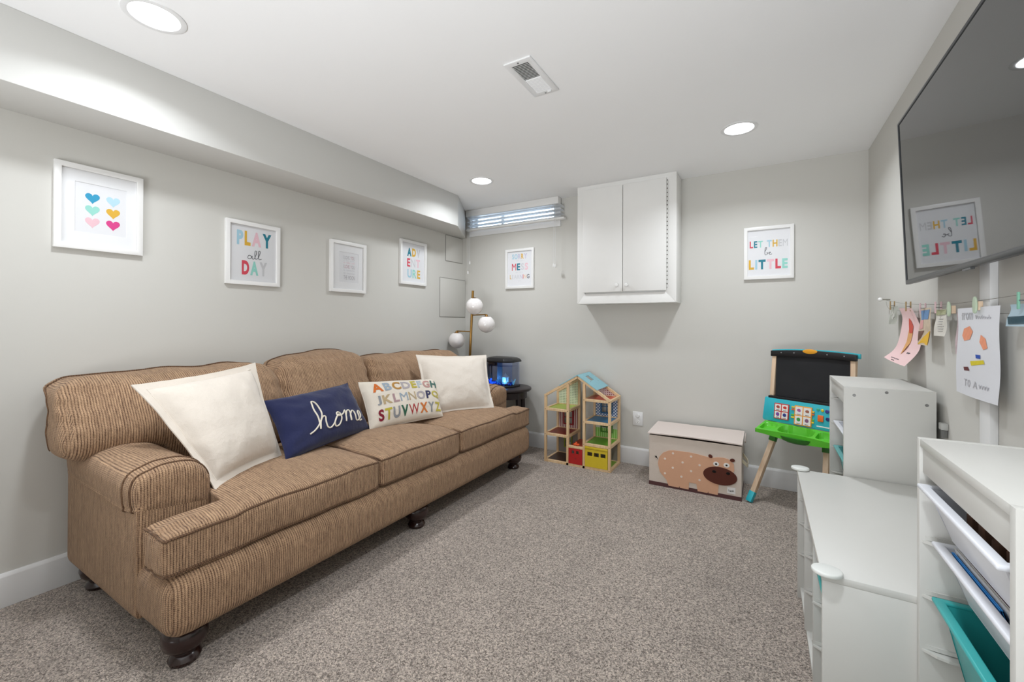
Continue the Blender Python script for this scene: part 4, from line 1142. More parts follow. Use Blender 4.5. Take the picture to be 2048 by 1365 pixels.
applique('hippo_pupil', [circle(-0.278, 0.229, 0.007, 0.006, 12)], '#15110F', 0.0055, 0.007); applique('hippo_pupil', [circle(-0.213, 0.231, 0.007, 0.006, 12)], '#15110F', 0.0055, 0.007)
applique('hippo_nostril', [circle(-0.290, 0.175, 0.0125, 0.0095, 16)], '#120C0A', 0.0065, 0.008); applique('hippo_nostril', [circle(-0.203, 0.177, 0.0125, 0.0095, 16)], '#120C0A', 0.0065, 0.008)
for a, b in ((-0.563, 0.257), (-0.619, 0.209), (-0.44, 0.254), (-0.497, 0.202), (-0.384, 0.202), (-0.564, 0.152), (-0.44, 0.150), (-0.619, 0.102), (-0.505, 0.098), (-0.384, 0.096)):
    applique('hippo_spot', [circle(a, b, 0.008, 0.0075, 14)], '#E9D9CC', 0.0035, 0.005)
applique('hippo_tail', [[(-0.692, 0.222), (-0.682, 0.215), (-0.680, 0.222), (-0.676, 0.210), (-0.668, 0.197), (-0.675, 0.203), (-0.684, 0.208), (-0.692, 0.212), (-0.686, 0.214)]], '#15110F', 0.0, 0.004)
lb = obj('name_label', boxm(-0.209, -0.159, 0.040, 0.083, 0.0, 0.0025, T=Tf), mat('label_white', '#ECE9E6', 0.6), ch)
bm = NB(); tube(bm, spline([Tf(*q, 0.0032) for q in [(-0.199, 0.068), (-0.200, 0.057), (-0.195, 0.056), (-0.192, 0.062), (-0.188, 0.052), (-0.187, 0.063), (-0.183, 0.057), (-0.180, 0.063), (-0.177, 0.056), (-0.173, 0.068), (-0.172, 0.057), (-0.168, 0.060)]], 4), 0.0011, 5); obj('lettering', bm, M_black, lb)

# ================================================================== EASEL
es = thing('easel', 'childrens chalkboard easel with turquoise activity panel and green tray', 'easel', (0.2, -0.35, 0))
EO = Vector((0.075, -0.22, 0)); EA = Vector((0.883, -0.469, 0)); EN = Vector((-0.469, -0.883, 0))
def E_(s, f, z): return EO + EA * s + EN * f + Vector((0, 0, z))
M_ewood = wood('easel_wood', '#D8B796', '#E6CCB0')
M_turq = mat('turquoise_plastic', '#2FB6C6', 0.35, var=0.03); M_green = mat('green_plastic', '#5FC832', 0.3, var=0.03); M_dgreen = mat('dark_green_plastic', '#2E7A24', 0.35)
M_chalk = mat('chalkboard', '#2B2B2D', 0.75, var=0.25, scale=7, spec=0.2)
def stick(name, p, q, wa, wb, m, parent, ua=None, bevel=0.002):
    p, q = Vector(p), Vector(q); t = (q - p).normalized()
    u = (EA - t * EA.dot(t)).normalized(); v = t.cross(u).normalized()
    bm = NB(); vs = []
    for e_ in (p, q):
        for a, b in ((-1, -1), (1, -1), (1, 1), (-1, 1)): vs.append(bm.verts.new(e_ + u * (wa / 2 * a) + v * (wb / 2 * b)))
    for f in ((0, 1, 2, 3), (7, 6, 5, 4), (0, 4, 5, 1), (1, 5, 6, 2), (2, 6, 7, 3), (3, 7, 4, 0)): bm.faces.new([vs[i] for i in f])
    return obj(name, bm, m, parent, bevel=bevel)
Fz = lambda z: 0.06 * (1.02 - z)            # lean of the front frame
for s in (0.0, 0.45):
    sg = -1 if s == 0 else 1
    stick('upright', E_(s, Fz(1.0), 1.0), E_(s + sg * 0.012, Fz(0.50) + 0.01, 0.50), 0.026, 0.02, M_ewood, es)
    jx = 0.023 if s == 0 else 0.325
    ft = -0.057 if s == 0 else 0.385
    J, Ft = E_(jx, 0.035, 0.47), E_(ft, 0.219, 0.0)
    lg = stick('leg', J, J + (Ft - J) * 0.86, 0.030, 0.024, M_ewood, es)
    stick('foot_cap', J + (Ft - J) * 0.85, Ft + Vector((0, 0, 0.006)), 0.036, 0.030, M_turq, lg)
    stick('leg_socket', J + Vector((0, 0, 0.02)), J + (Ft - J) * 0.13, 0.040, 0.034, M_dgreen, lg)
    Jr = E_(jx, 0.008, 0.47)
    stick('rear_leg', Jr, Jr + (Ft - J) * 0.93, 0.022, 0.014, M_ewood, es)
    stick('rear_post', E_(s, -0.022, 0.99), E_(s, Fz(0.50) - 0.018, 0.50), 0.022, 0.014, M_ewood, es)
# chalkboard
bm = NB(); box(bm, 0.013, 0.437, 0, 0.006, 0.66, 0.995, T=lambda s, f, z: E_(s, Fz(z) + f, z)); obj('chalkboard', bm, M_chalk, es)
# header
def arc(s): return 0.012 * (1 - ((s - 0.225) / 0.245) ** 2)
bm = NB(); N = 14
top_ = [(-0.02 + 0.49 * i / N, 1.022 + arc(-0.02 + 0.49 * i / N)) for i in range(N + 1)]
bot_ = [(s, 0.984 + arc(s) * 0.5) for s, z in top_][::-1]
prism(bm, top_ + bot_, -0.006, 0.022, lambda s, t, d: E_(s, d, t)); obj('header_bar', bm, M_black, es, bevel=0.004)
bm = NB(); prism(bm, [(s - 0.004 if s < 0.2 else s + 0.012, z + 0.006) for s, z in top_] + [(s - 0.004 if s < 0.2 else s + 0.012, z + 0.006) for s, z in [(q[0], q[1] - 0.03) for q in top_][::-1]], -0.02, -0.006, lambda s, t, d: E_(s, d, t)); obj('header_trim', bm, M_turq, es, bevel=0.003)
bm = NB(); prism(bm, [(0.225 + 0.042 * math.cos(a), 1.030 + (0.014 if math.sin(a) > 0 else 0.016) * math.sin(a)) for a in [2 * PI * i / 24 for i in range(24)]], 0.018, 0.028, lambda s, t, d: E_(s, d, t)); obj('header_badge', bm, mat('amber_plastic', '#E8A22C', 0.35), es, bevel=0.002)
for s in (0.05, 0.13, 0.32, 0.41):
    bm = NB(); prism(bm, circle(s, 1.008 + arc(s) * 0.7, 0.004, n=10), 0.022, 0.0235, lambda a, t, d: E_(a, d, t)); obj('star_print', bm, mat('star_grey', '#8D8E92', 0.5), es)
# ledge + activity panel (turquoise)
PF = lambda z: 0.055 + 0.12 * (0.71 - z)
Tp = lambda s, t, d: E_(s, PF(t) + d, t)
obj('chalk_ledge', boxm(-0.012, 0.462, 0.0, 0.055, 0.700, 0.718, T=lambda s, f, z: E_(s, f + 0.012, z)), M_black, es, bevel=0.003)
bm = NB(); prism(bm, [(-0.034, 0.705), (0.484, 0.705), (0.492, 0.56), (0.484, 0.548), (-0.034, 0.548), (-0.042, 0.56)], -0.03, 0.012, Tp); pnl = obj('activity_panel', bm, M_turq, es, bevel=0.006)
M_cardw = mat('card_white', '#EEEAE6', 0.5)
def card(s0, s1, t0, t1, hexc, pics, nm, sx=0.0):
    bm = NB(); prism(bm, rect(s0, s1, t0, t1), 0.012, 0.019, Tp); c = obj(nm, bm, mat('card_' + hexc[1:], hexc, 0.4), pnl, bevel=0.002)
    sm, tm = (s0 + s1) / 2, (t0 + t1) / 2
    k = 0
    for a, b in ((s0 + 0.006, sm - 0.003), (sm + 0.003, s1 - 0.006)):
        for cc, d_ in ((tm + 0.003, t1 - 0.006), (t0 + 0.006, tm - 0.003)):
            keys = [M_cardw, mat('pic_' + pics[k][1:], pics[k], 0.5), M_black]
            bm = NB(); prism(bm, rect(a, b, cc, d_), 0.019, 0.0198, Tp, 0)
            ms, mt = (a + b) / 2, (cc + d_) / 2
            prism(bm, circle(ms, mt + 0.004, 0.011, 0.012 if k % 2 else 0.009, 14), 0.0198, 0.0204, Tp, 1)
            prism(bm, circle(ms + 0.006, mt + 0.001, 0.005, 0.007, 10), 0.0198, 0.0207, Tp, 1)
            for q in range(4): prism(bm, rect(ms - 0.009 + q * 0.005, ms - 0.0055 + q * 0.005, cc + 0.003, cc + 0.007), 0.0198, 0.0204, Tp, 2)
            o_ = obj('picture_card', bm, keys, es)
            k += 1
card(0.035, 0.127, 0.572, 0.675, '#C5322E', ('#B04A3C', '#7A4AA0', '#D03A2C', '#2C3A8C'), 'red_card_holder')
card(0.160, 0.262, 0.556, 0.678, '#F0A030', ('#B05A9A', '#3E9A46', '#A0604A', '#8A5A7A'), 'orange_card_holder')
for t, c in ((0.665, '#F0C23C'), (0.650, '#E86A3C'), (0.615, '#6ABF3C'), (0.600, '#F2D63C')):
    bm = NB(); prism(bm, rect(0.141, 0.160, t - 0.005, t + 0.004), 0.012, 0.018, Tp); obj('page_tab', bm, mat('tab' + c[1:], c, 0.4), es, bevel=0.001)
    bm = NB(); prism(bm, rect(0.262, 0.274, t - 0.018, t - 0.008), 0.012, 0.018, Tp); obj('page_tab', bm, mat('tab' + c[1:], c, 0.4), es, bevel=0.001)
for s, t, c, rr in ((0.292, 0.672, '#4CB89A', 0.009), (0.316, 0.670, '#E8D23C', 0.009), (0.342, 0.668, '#4A4A9A', 0.012), (0.348, 0.622, '#2C3A7A', 0.012)):
    bm = NB(); lathe(bm, [(rr, 0.0), (rr, 0.003), (rr * 0.7, 0.006)], Tp(s, t, 0.012), 16, axis=EN); obj('push_button', bm, mat('btn' + c[1:], c, 0.3), es, smooth=True)
bm = NB(); prism(bm, rect(0.293, 0.325, 0.600, 0.640), 0.012, 0.020, Tp); obj('square_button', bm, mat('btn_orange', '#F0722C', 0.3), es, bevel=0.006, seg=3)
bm = NB(); prism(bm, rect(0.288, 0.40, 0.567, 0.574), 0.012, 0.0128, Tp); obj('panel_lettering', bm, M_cardw, es)
# tray: a green board with three wells
bm = NB()
def tray(u, v):
    s = -0.022 + 0.51 * u; 
    dep = 0.105 + 0.02 * math.cos(2 * PI * u * 1.0)
    f = 0.085 + dep * v
    z = 0.546 - 0.040 * v
    well = 0.0
    for c_, ws, wd, dp in ((0.035, 0.042, 0.36, 0.022), (0.195, 0.098, 0.42, 0.050), (0.352, 0.040, 0.36, 0.035), (0.44, 0.035, 0.36, 0.022)):
        a = (s - c_) / ws; b = (v - 0.5) / wd; q = a ** 4 + b ** 4
        if q < 1: well = max(well, dp * min(1, (1 - q) * 3.5))
    edge = min(u, 1 - u, v, 1 - v)
    rim = 0.0
    return E_(s, f, z - well + rim)
grid(bm, tray, 110, 36)
bmesh.ops.solidify(bm, geom=bm.faces, thickness=0.006)
tr_ = obj('supply_tray', bm, M_green, es, smooth=True)
bm = NB(); N = 24
def skirt(u, v):
    s = -0.022 + 0.51 * u; dep = 0.105 + 0.02 * math.cos(2 * PI * u)
    return E_(s, 0.085 + dep + 0.001 - 0.006 * v, 0.546 - 0.040 + 0.002 - (0.026 + 0.026 * math.sin(PI * u) ** 2) * v)
grid(bm, skirt, 40, 4); bmesh.ops.solidify(bm, geom=bm.faces, thickness=0.004); obj('tray_lip', bm, M_green, es, smooth=True)
bm = NB(); lathe(bm, [(0.001, -0.030), (0.5, -0.026), (0.85, -0.012), (1.0, 0.012)], (0, 0, 0), 28)
for v_ in bm.verts:
    q_ = E_(0.20 + v_.co.x * 0.112, 0.142 + v_.co.y * 0.058, 0.475 + v_.co.z); v_.co = q_
obj('tray_basin', bm, M_dgreen, es, smooth=True)
for sA in (-0.022, 0.488):
    bm = NB(); grid(bm, lambda u, v, sA=sA: E_(sA, 0.085 + 0.125 * u, 0.546 - 0.04 * u - 0.024 * v), 6, 2); bmesh.ops.solidify(bm, geom=bm.faces, thickness=0.004); obj('tray_lip', bm, M_green, es)

# ================================================================== TROFAST-STYLE SHELVING UNITS (white frames with side rails)
TH = 0.018
def rails(parent, xw, ys, sgn, zs, L=0.24, m=None):
    """small ledges on an upright: y position ys, sticking out in direction sgn"""
    for z in zs:
        bm = NB()
        prism(bm, [(xw + 0.004, 0.0), (xw + 0.026, 0.016), (xw + 0.045, 0.021), (xw + 0.05 + L, 0.021), (xw + 0.05 + L, 0.0)], z - 0.008, z - 0.002, lambda s, t, d, ys=ys, sgn=sgn: (s, ys + sgn * t, d))
        prism(bm, [(xw + 0.010, 0.0), (xw + 0.030, 0.0035), (xw + 0.05, 0.0035), (xw + 0.05 + L, 0.0035), (xw + 0.05 + L, 0.0)], z, z + 0.009, lambda s, t, d, ys=ys, sgn=sgn: (s, ys + sgn * t, d))
        obj('rail', bm, m or M_white, parent)
def screwhole(parent, x, y, z):
    bm = NB(); lathe(bm, [(0.006, 0), (0.005, 0.0012)], (x, y, z), 14, axis=(0, -1, 0)); obj('screw', bm, M_chrome, parent)
def tall_unit(y0, y1, x0, label):
    """y0 nearer the camera"""
    x1 = x0 + 0.29; Z = 0.94
    r = thing('shelf_unit', label, 'shelf', ((x0 + x1) / 2, (y0 + y1) / 2, 0), 'white toy storage frames along the right wall')
    obj('side_panel', boxm(x0, x1, y0, y0 + TH, 0, Z), M_white, r, bevel=0.0012)
    obj('side_panel', boxm(x0, x1, y1 - TH, y1, 0, Z), M_white, r, bevel=0.0012)
    obj('top_board', boxm(x0 + 0.001, x1 - 0.001, y0 + TH, y1 - TH, Z - TH, Z - 0.0005), M_white, r, bevel=0.001)
    obj('apron_board', boxm(x0 + 0.006, x0 + 0.02, y0 + TH, y1 - TH, 0.862, Z - TH - 0.001), M_white, r, bevel=0.0008)
    obj('bottom_board', boxm(x0 + 0.004, x1 - 0.001, y0 + TH, y1 - TH, 0.05, 0.05 + TH), M_white, r, bevel=0.001)
    obj('back_board', boxm(x1 - 0.006, x1 - 0.001, y0 + TH, y1 - TH, 0.05, Z - TH), M_white, r)
    zs = [0.832, 0.706, 0.580, 0.454, 0.328, 0.202]
    rails(r, x0, y1 - TH, -1, zs, 0.22); rails(r, x0, y0 + TH, 1, zs, 0.22)
    for fx, fz in ((0.035, 0.905), (0.14, 0.925), (0.262, 0.885)): screwhole(r, x0 + fx, y0, fz)
    return r
tall_unit(-1.388, -0.935, 0.300, 'far tall white storage frame beside the chalkboard easel')
tall_unit(-2.775, -2.318, 0.316, 'near tall white storage frame with a teal bin at the right edge')
# low unit
lu = thing('shelf_unit', 'low white three-bay storage frame between the two tall ones', 'shelf', (0.35, -1.86, 0), 'white toy storage frames along the right wall')
lx0, lx1, ly0, ly1, LZ = 0.132, 0.560, -2.312, -1.400, 0.560
ly0 = -2.317
obj('top_board', boxm(lx0, lx1, ly0, ly1, LZ - TH, LZ), M_white, lu, bevel=0.0012)
obj('bottom_board', boxm(lx0 + 0.012, lx1, ly0 + TH, ly1 - TH, 0.03, 0.03 + TH), M_white, lu, bevel=0.001)
obj('side_panel', boxm(lx0 + 0.002, lx1 - 0.001, ly0 + 0.0005, ly0 + TH, 0, LZ - TH), M_white, lu, bevel=0.001)
obj('side_panel', boxm(lx0 + 0.002, lx1 - 0.001, ly1 - TH, ly1 - 0.0005, 0, LZ - TH), M_white, lu, bevel=0.001)
dv = [-1.715, -2.030]
for y in dv: obj('divider', boxm(lx0 + 0.006, lx1 - 0.006, y - TH / 2, y + TH / 2, 0.03 + TH, LZ - TH), M_white, lu, bevel=0.001)
obj('back_board', boxm(lx1 - 0.006, lx1 - 0.002, ly0 + TH, ly1 - TH, 0.03, LZ - TH), M_white, lu)
for yl, yn in ((ly1 - TH, dv[0] + TH / 2), (dv[0] - TH / 2, dv[1] + TH / 2), (dv[1] - TH / 2, ly0 + TH)):
    rails(lu, lx0, yl, -1, (0.440, 0.335, 0.20), 0.34); rails(lu, lx0, yn, 1, (0.440, 0.335, 0.20), 0.34)
M_guard = mat('corner_guard', '#E2E4E0', 0.3)
for y, lab in ((ly1 - 0.004, 0), (ly0 + 0.004, 1)):
    bm = NB(); pts = circle(lx0 + 0.012, y, 0.034, 0.030, 28)
    prism(bm, pts, LZ + 0.0005, LZ + 0.012, lambda s, t, d: (s, t, d)); obj('corner_guard', bm, M_guard, lu, bevel=0.004, seg=3)

# bins
def bin_(x0, x1, y0, y1, ztop, h, label, m, group='storage bins in the white frames'):
    r = thing('storage_bin', label, 'storage bin', ((x0 + x1) / 2, (y0 + y1) / 2, ztop - h), group)
    ins = 0.018 + 0.09 * h
    T = Tz
    lip = 0.020
    top_o = rect(x0, x1, y0, y1); top_i = rect(x0 + lip, x1 - lip, y0 + lip, y1 - lip)
    bm = NB(); ring(bm, top_o, top_i, ztop - 0.010, ztop, T); obj('rim', bm, m, r, bevel=0.004, seg=3)
    bm = NB()
    def lev(a, z): return [bm.verts.new((x, y, z)) for x, y in rect(x0 + a, x1 - a, y0 + a, y1 - a)]
    A1, A2, B2, B1 = lev(lip - 0.004, ztop - 0.006), lev(lip + ins, ztop - h), lev(lip + ins + 0.001, ztop - h + 0.003), lev(lip, ztop - 0.004)
    bm.faces.new(A2)
    for P_, Q_ in ((A1, A2), (B1, B2), (A1, B1)):
        for i in range(4): bm.faces.new((P_[i], P_[(i + 1) % 4], Q_[(i + 1) % 4], Q_[i]))
    bm.faces.new(B2[::-1])
    obj('tub', bm, m, r, bevel=0.004)
    return r
M_teal = mat('teal_plastic', '#33A9A8', 0.35, var=0.03); M_wbin = mat('white_plastic', '#E4E6EC', 0.35, var=0.01)
M_teal2 = mat('soft_teal_plastic', '#5FA9A8', 0.35, var=0.03)
nx0, nx1 = 0.331, 0.594
bin_(0.307, nx1, -2.742, -2.353, 0.8405, 0.105, 'white bin in the top slot of the near tall frame', M_wbin)
bin_(nx0, nx1, -2.740, -2.356, 0.7145, 0.105, 'white bin with books in the second slot of the near tall frame', M_wbin)
bin_(nx0, nx1, -2.740, -2.356, 0.5885, 0.225, 'deep teal bin in the third slot of the near tall frame', M_teal)
fx0, fx1 = 0.312, 0.575
bin_(fx0, fx1, -1.363, -0.960, 0.7145, 0.105, 'white bin in the second slot of the far tall frame', M_wbin)
bin_(fx0, fx1, -1.363, -0.960, 0.5885, 0.225, 'teal bin in the far tall frame by the easel', M_teal2)
bin_(lx0 + 0.012, lx1 - 0.02, ly0 + TH + 0.007, dv[1] - TH / 2 - 0.007, 0.4485, 0.20, 'teal bin in the nearest bay of the low frame', M_teal)
# contents
def book(x0, x1, y0, y1, z0, z1, cover, label, tilt=0.0):
    cx_, cy_ = (x0 + x1) / 2, (y0 + y1) / 2
    T = lambda x, y, z: (x + tilt * (z - z0), y, z)
    r = thing('book', label, 'book', (cx_, cy_, z0), 'books in the white bin')
    obj('pages', boxm(x0 + 0.002, x1 - 0.002, y0 + 0.003, y1 - 0.003, z0 + 0.003, z1 - 0.003, T=T), M_paper, r)
    bm = NB(); box(bm, x0, x0 + 0.0018, y0, y1, z0, z1, T=T); box(bm, x1 - 0.0018, x1, y0, y1, z0, z1, T=T); box(bm, x0, x1, y0, y0 + 0.002, z0, z1, T=T)
    obj('cover', bm, mat('cover' + cover[1:], cover, 0.4), r)
book(0.382, 0.3865, -2.62, -2.40, 0.618, 0.714, '#1B8FE0', 'thin bright blue book standing foremost in the near white bin', -0.31)
book(0.388, 0.394, -2.66, -2.395, 0.618, 0.722, '#E9E6E0', 'white covered book standing in the near white bin behind the blue one', -0.29)
book(0.404, 0.416, -2.705, -2.44, 0.618, 0.732, '#8E1763', 'magenta book standing tallest in the near white bin', -0.25)
bm = NB()
for k in range(5): box(bm, 0.36, 0.55, -2.70 + k * 0.055, -2.67 + k * 0.055, 0.750, 0.828 - 0.006 * (k % 3))
tag(obj('toy_blocks', bm, mat('brown_toys', '#6B4A36', 0.6, var=0.4, scale=18), bevel=0.004), 'brown wooden toys lying in the top white bin of the near frame', 'toys', kind='stuff')

# plug / bracket behind the far unit
wb = thing('wall_adapter', 'small grey adapter plugged in behind the far tall frame', 'adapter', (0.598, -1.30, 0.79))
obj('adapter_body', boxm(0.592, XR - 0.001, -1.43, -1.40, 0.80, 0.825), mat('adapter_grey', '#B9B9B5', 0.4), wb, bevel=0.002)
obj('adapter_prong', boxm(0.596, XR - 0.002, -1.425, -1.405, 0.77, 0.80), mat('adapter_dark', '#6F6F6C', 0.4), wb, bevel=0.001)

# ================================================================== TELEVISION
tv = thing('television', 'large flat black television mounted tilted on the right wall', 'television', (0.56, -1.84, 1.37))
TY0, TY1, TZ0, TZ1 = -2.49, -1.262, 1.377, 2.070
TXT, TXB = 0.498, 0.526          # front plane x at top and bottom
def Ttv(s, t, d): return (TXB + (TXT - TXB) * (t - TZ0) / (TZ1 - TZ0) + d, s, t)
bm = NB(); ring(bm, rect(TY0, TY1, TZ0, TZ1), rect(TY0 + 0.010, TY1 - 0.010, TZ0 + 0.018, TZ1 - 0.010), 0.0, 0.014, Ttv)
obj('bezel', bm, mat('tv_bezel', '#3A3C3F', 0.3, metal=0.5), tv, bevel=0.0015)
g = G('tv_screen'); g.b.inputs['Base Color'].default_value = (0.004, 0.005, 0.006, 1); g.b.inputs['Roughness'].default_value = 0.02; g.b.inputs['IOR'].default_value = 1.9; g.b.inputs['Specular IOR Level'].default_value = 0.8
v, x, y, z = g.coord()
obj('screen', boxm(TY0 + 0.008, TY1 - 0.008, TZ0 + 0.016, TZ1 - 0.008, 0.003, 0.010, T=Ttv), g.m, tv)
obj('rear_shell', boxm(TY0 + 0.004, TY1 - 0.004, TZ0 + 0.004, TZ1 - 0.004, 0.010, 0.032, T=Ttv), M_black, tv, bevel=0.004)
obj('wall_mount', boxm(0.545, XR, -2.05, -1.70, 1.58, 1.86), M_black, tv)
obj('chin_badge', boxm(-1.91, -1.85, TZ0 - 0.006, TZ0 + 0.001, 0.002, 0.012, T=Ttv), mat('badge_grey', '#6C6E70', 0.3, metal=0.6), tv)

# ================================================================== ART LINE ON THE RIGHT WALL
M_wire = mat('wire_grey', '#8E8A80', 0.5)
ln = thing('art_line', 'thin double wire line strung across the right wall below the television', 'wire', (0.60, -1.4, 1.3))
XW = 0.590
bm = NB(); tube(bm, [(XR, -0.56, 1.345), (0.578, -0.56, 1.347)], 0.004, 10); obj('hook_pin', bm, M_wire, ln, smooth=True)
bm = NB(); sphere(bm, (0.571, -0.56, 1.347), 0.011, 16); obj('hook_knob', bm, M_frame, ln, smooth=True)
bm = NB(); tube(bm, spline([(XW, -0.56, 1.344), (XW, -0.80, 1.320), (XW, -1.10, 1.298), (XW, -1.45, 1.284), (XW, -1.80, 1.283), (XW, -2.2, 1.295), (XW, -2.6, 1.330)], 6), 0.0009, 5); obj('upper_wire', bm, M_wire, ln)
bm = NB(); tube(bm, spline([(XW + 0.006, -0.56, 1.335), (XW + 0.006, -0.65, 1.29), (XW + 0.006, -1.10, 1.262), (XW + 0.006, -1.6, 1.245), (XW + 0.006, -2.1, 1.238), (XW + 0.006, -2.6, 1.25)], 6), 0.0009, 5); obj('lower_wire', bm, M_wire, ln)
bm = NB(); tube(bm, [(XR, -2.62, 1.335), (0.578, -2.62, 1.337)], 0.004, 10); obj('hook_pin', bm, M_wire, ln, smooth=True)
def rows_fn(L, R_):
    A_ = spline([Vector(p) for p in L], 8); B_ = spline([Vector(p) for p in R_], 8); n_ = len(A_) - 1
    def fn(u, v, lift=0.0):
        k = min(n_ - 1, max(0, int(v * n_))); f = v * n_ - k
        a = A_[k].lerp(A_[k + 1], f); b = B_[k].lerp(B_[k + 1], f)
        p = a.lerp(b, u); p.x -= lift + 0.006 * math.sin(PI * u) * v
        return p
    return fn
def sheet(name, label, cat, y0, y1, z0, z1, m, curl=0.0, curly=0.0, x=0.583, nu=12, nv=18, skew=0.0, rows=None):
    """paper hung from the wire; curl moves the bottom towards the room; y0 is the far edge"""
    def fn(u, v, lift=0.0):
        yy = y0 + (y1 - y0) * u + skew * (v ** 1.5)
        zz = z1 + (z0 - z1) * v
        xx = x - curl * v * v + curly * math.sin(PI * u) * (0.3 + 0.7 * v) + 0.002 * math.sin(7 * v + 3 * u)
        zz += abs(curl) * 0.25 * v * v
        return Vector((xx - lift, yy, zz))
    if rows: fn = rows_fn(*rows)
    r = thing(name, label, cat, tuple(fn(0.5, 0)), 'papers hung on the art line')
    bm = NB(); grid(bm, lambda u, v: fn(u, v), nu, nv); bmesh.ops.solidify(bm, geom=bm.faces, thickness=0.0006)
    obj('paper', bm, m, r, smooth=True)
    return r, fn
def patch(r, fn, nm, pts, m, lift=0.0012, bmf=None):
    """flat print or crayon mark following the sheet (u,v polygon fan)"""
    bm = NB(); c = (sum(p[0] for p in pts) / len(pts), sum(p[1] for p in pts) / len(pts))
    K = 3
    V = [[bm.verts.new(fn(c[0] + (p[0] - c[0]) * k / K, c[1] + (p[1] - c[1]) * k / K, lift)) for p in pts] for k in range(1, K + 1)]
    o_ = bm.verts.new(fn(c[0], c[1], lift)); n = len(pts)
    for i in range(n): bm.faces.new((o_, V[0][i], V[0][(i + 1) % n]))
    for a, b in zip(V, V[1:]):
        for i in range(n): bm.faces.new((a[i], a[(i + 1) % n], b[(i + 1) % n], b[i]))
    return obj(nm, bm, m, r)
def pin(y, z, m, label, h=0.045, w_=0.010):
    r = thing('clothespin', label, 'clothespin', (XW - 0.012, y, z), 'clothespins on the art line')
    for s in (-1, 1):
        bm = NB(); box(bm, -w_ / 2, w_ / 2, -0.0035, 0.0035, -h / 2, h / 2, T=lambda a, b, c, s=s: (XW - 0.010 + s * (0.005 + 0.004 * abs(c) / (h / 2)) * 0.9 + b * 0.6, y + a, z + c))
        obj('jaw', bm, m, r, bevel=0.0015)
    bm = NB(); tube(bm, [(XW - 0.019, y - w_ / 2 - 0.001, z), (XW - 0.001, y - w_ / 2 - 0.001, z)], 0.0014, 6); obj('spring', bm, M_chrome, r)
def ovalpin(y, z, m, label):
    r = thing('clothespin', label, 'clothespin', (XW - 0.012, y, z), 'clothespins on the art line')
    bm = NB(); prism(bm, circle(y, z, 0.013, 0.027, 20), -0.012, -0.006, lambda s, t, d: (XW - 0.010 + d, s, t)); obj('oval_face', bm, m, r, bevel=0.002)
    bm = NB(); box(bm, XW - 0.014, XW - 0.002, y - 0.005, y + 0.005, z - 0.016, z + 0.012); obj('jaw', bm, M_ewood, r, bevel=0.001)
M_pinkpaper = mat('pink_paper', '#EBC9C8', 0.7, var=0.02); M_greycard = mat('grey_card', '#A9AAA0', 0.7, var=0.12, scale=30); M_whitep = mat('white_paper', '#E2E3E8', 0.7, var=0.01)
r, fn = sheet('greeting_card', 'small grey card at the far end of the art line', 'card', -0.73, -0.87, 1.205, 1.300, M_greycard, 0.010, 0.0)
for k, (a, b) in enumerate(((0.35, 0.35), (0.6, 0.5), (0.45, 0.62))): patch(r, fn, 'print_mark', [(a + q[0] * 0.12, b + q[1] * 0.12) for q in circle(0, 0, 1, n=12)], mat('card_mark', '#C7C7BF', 0.6))
r, fn = sheet('craft_paper', 'curling pink paper with a carrot printed on it, on the art line', 'paper', -0.895, -1.115, 1.020, 1.290, M_pinkpaper, rows=([(0.584, -0.88, 1.287), (0.597, -0.88, 1.23), (0.575, -0.88, 1.10), (0.527, -0.88, 1.041)], [(0.584, -1.09, 1.281), (0.604, -1.13, 1.194), (0.596, -1.15, 1.095), (0.548, -1.14, 1.018)]))
patch(r, fn, 'carrot_print', [(0.46, 0.42), (0.66, 0.44), (0.62, 0.58), (0.50, 0.80), (0.44, 0.58)], mat('carrot_orange', '#D9A266', 0.6))
patch(r, fn, 'red_print', [(0.50, 0.24), (0.60, 0.28), (0.68, 0.36), (0.64, 0.46), (0.50, 0.47), (0.44, 0.36)], mat('red_print', '#C9503E', 0.6), 0.0018)
bm = NB()
for (a, b, c, s_) in ((0.28, 0.62, 0.875, 'with love xo'), (0.36, 0.55, 0.935, 'to you'), (0.66, 0.80, 0.745, 'you')): pass
for k in range(14):
    a = 0.30 + 0.026 * k; tube(bm, [fn(a, 0.885 + 0.008 * (k % 2), 0.0015), fn(a + 0.012, 0.905 - 0.008 * (k % 3), 0.0015)], 0.0011, 4)
for k in range(5):
    a = 0.40 + 0.03 * k; tube(bm, [fn(a, 0.935, 0.0015), fn(a + 0.01, 0.955, 0.0015)], 0.0011, 4)
for k in range(6):
    a = 0.68 + 0.02 * k; tube(bm, [fn(a, 0.74, 0.0015), fn(a + 0.01, 0.76 - 0.01 * (k % 2), 0.0015)], 0.0013, 4)
obj('lettering', bm, PM['ink'], r)
r, fn = sheet('photo_strip', 'narrow bright strip with a yellow corner on the art line', 'paper', -1.215, -1.355, 1.118, 1.275, mat('strip_paper', '#CBB8A0', 0.5, var=0.3, scale=40), 0.010, -0.004)
patch(r, fn, 'yellow_print', [(0.98, 0.60), (0.98, 0.98), (0.05, 0.98), (0.5, 0.8)], mat('yolk_yellow', '#E8B51C', 0.5))
patch(r, fn, 'blue_print', [(0.1, 0.06), (0.9, 0.05), (0.85, 0.3), (0.2, 0.32)], mat('print_blue', '#5C86B4', 0.5))
patch(r, fn, 'pink_print', [(0.1, 0.34), (0.45, 0.30), (0.5, 0.55), (0.15, 0.58)], mat('print_pinkish', '#D79A98', 0.5))
patch(r, fn, 'brown_print', [(0.05, 0.62), (0.6, 0.60), (0.35, 0.80), (0.05, 0.9)], mat('print_brown', '#6E4630', 0.5))
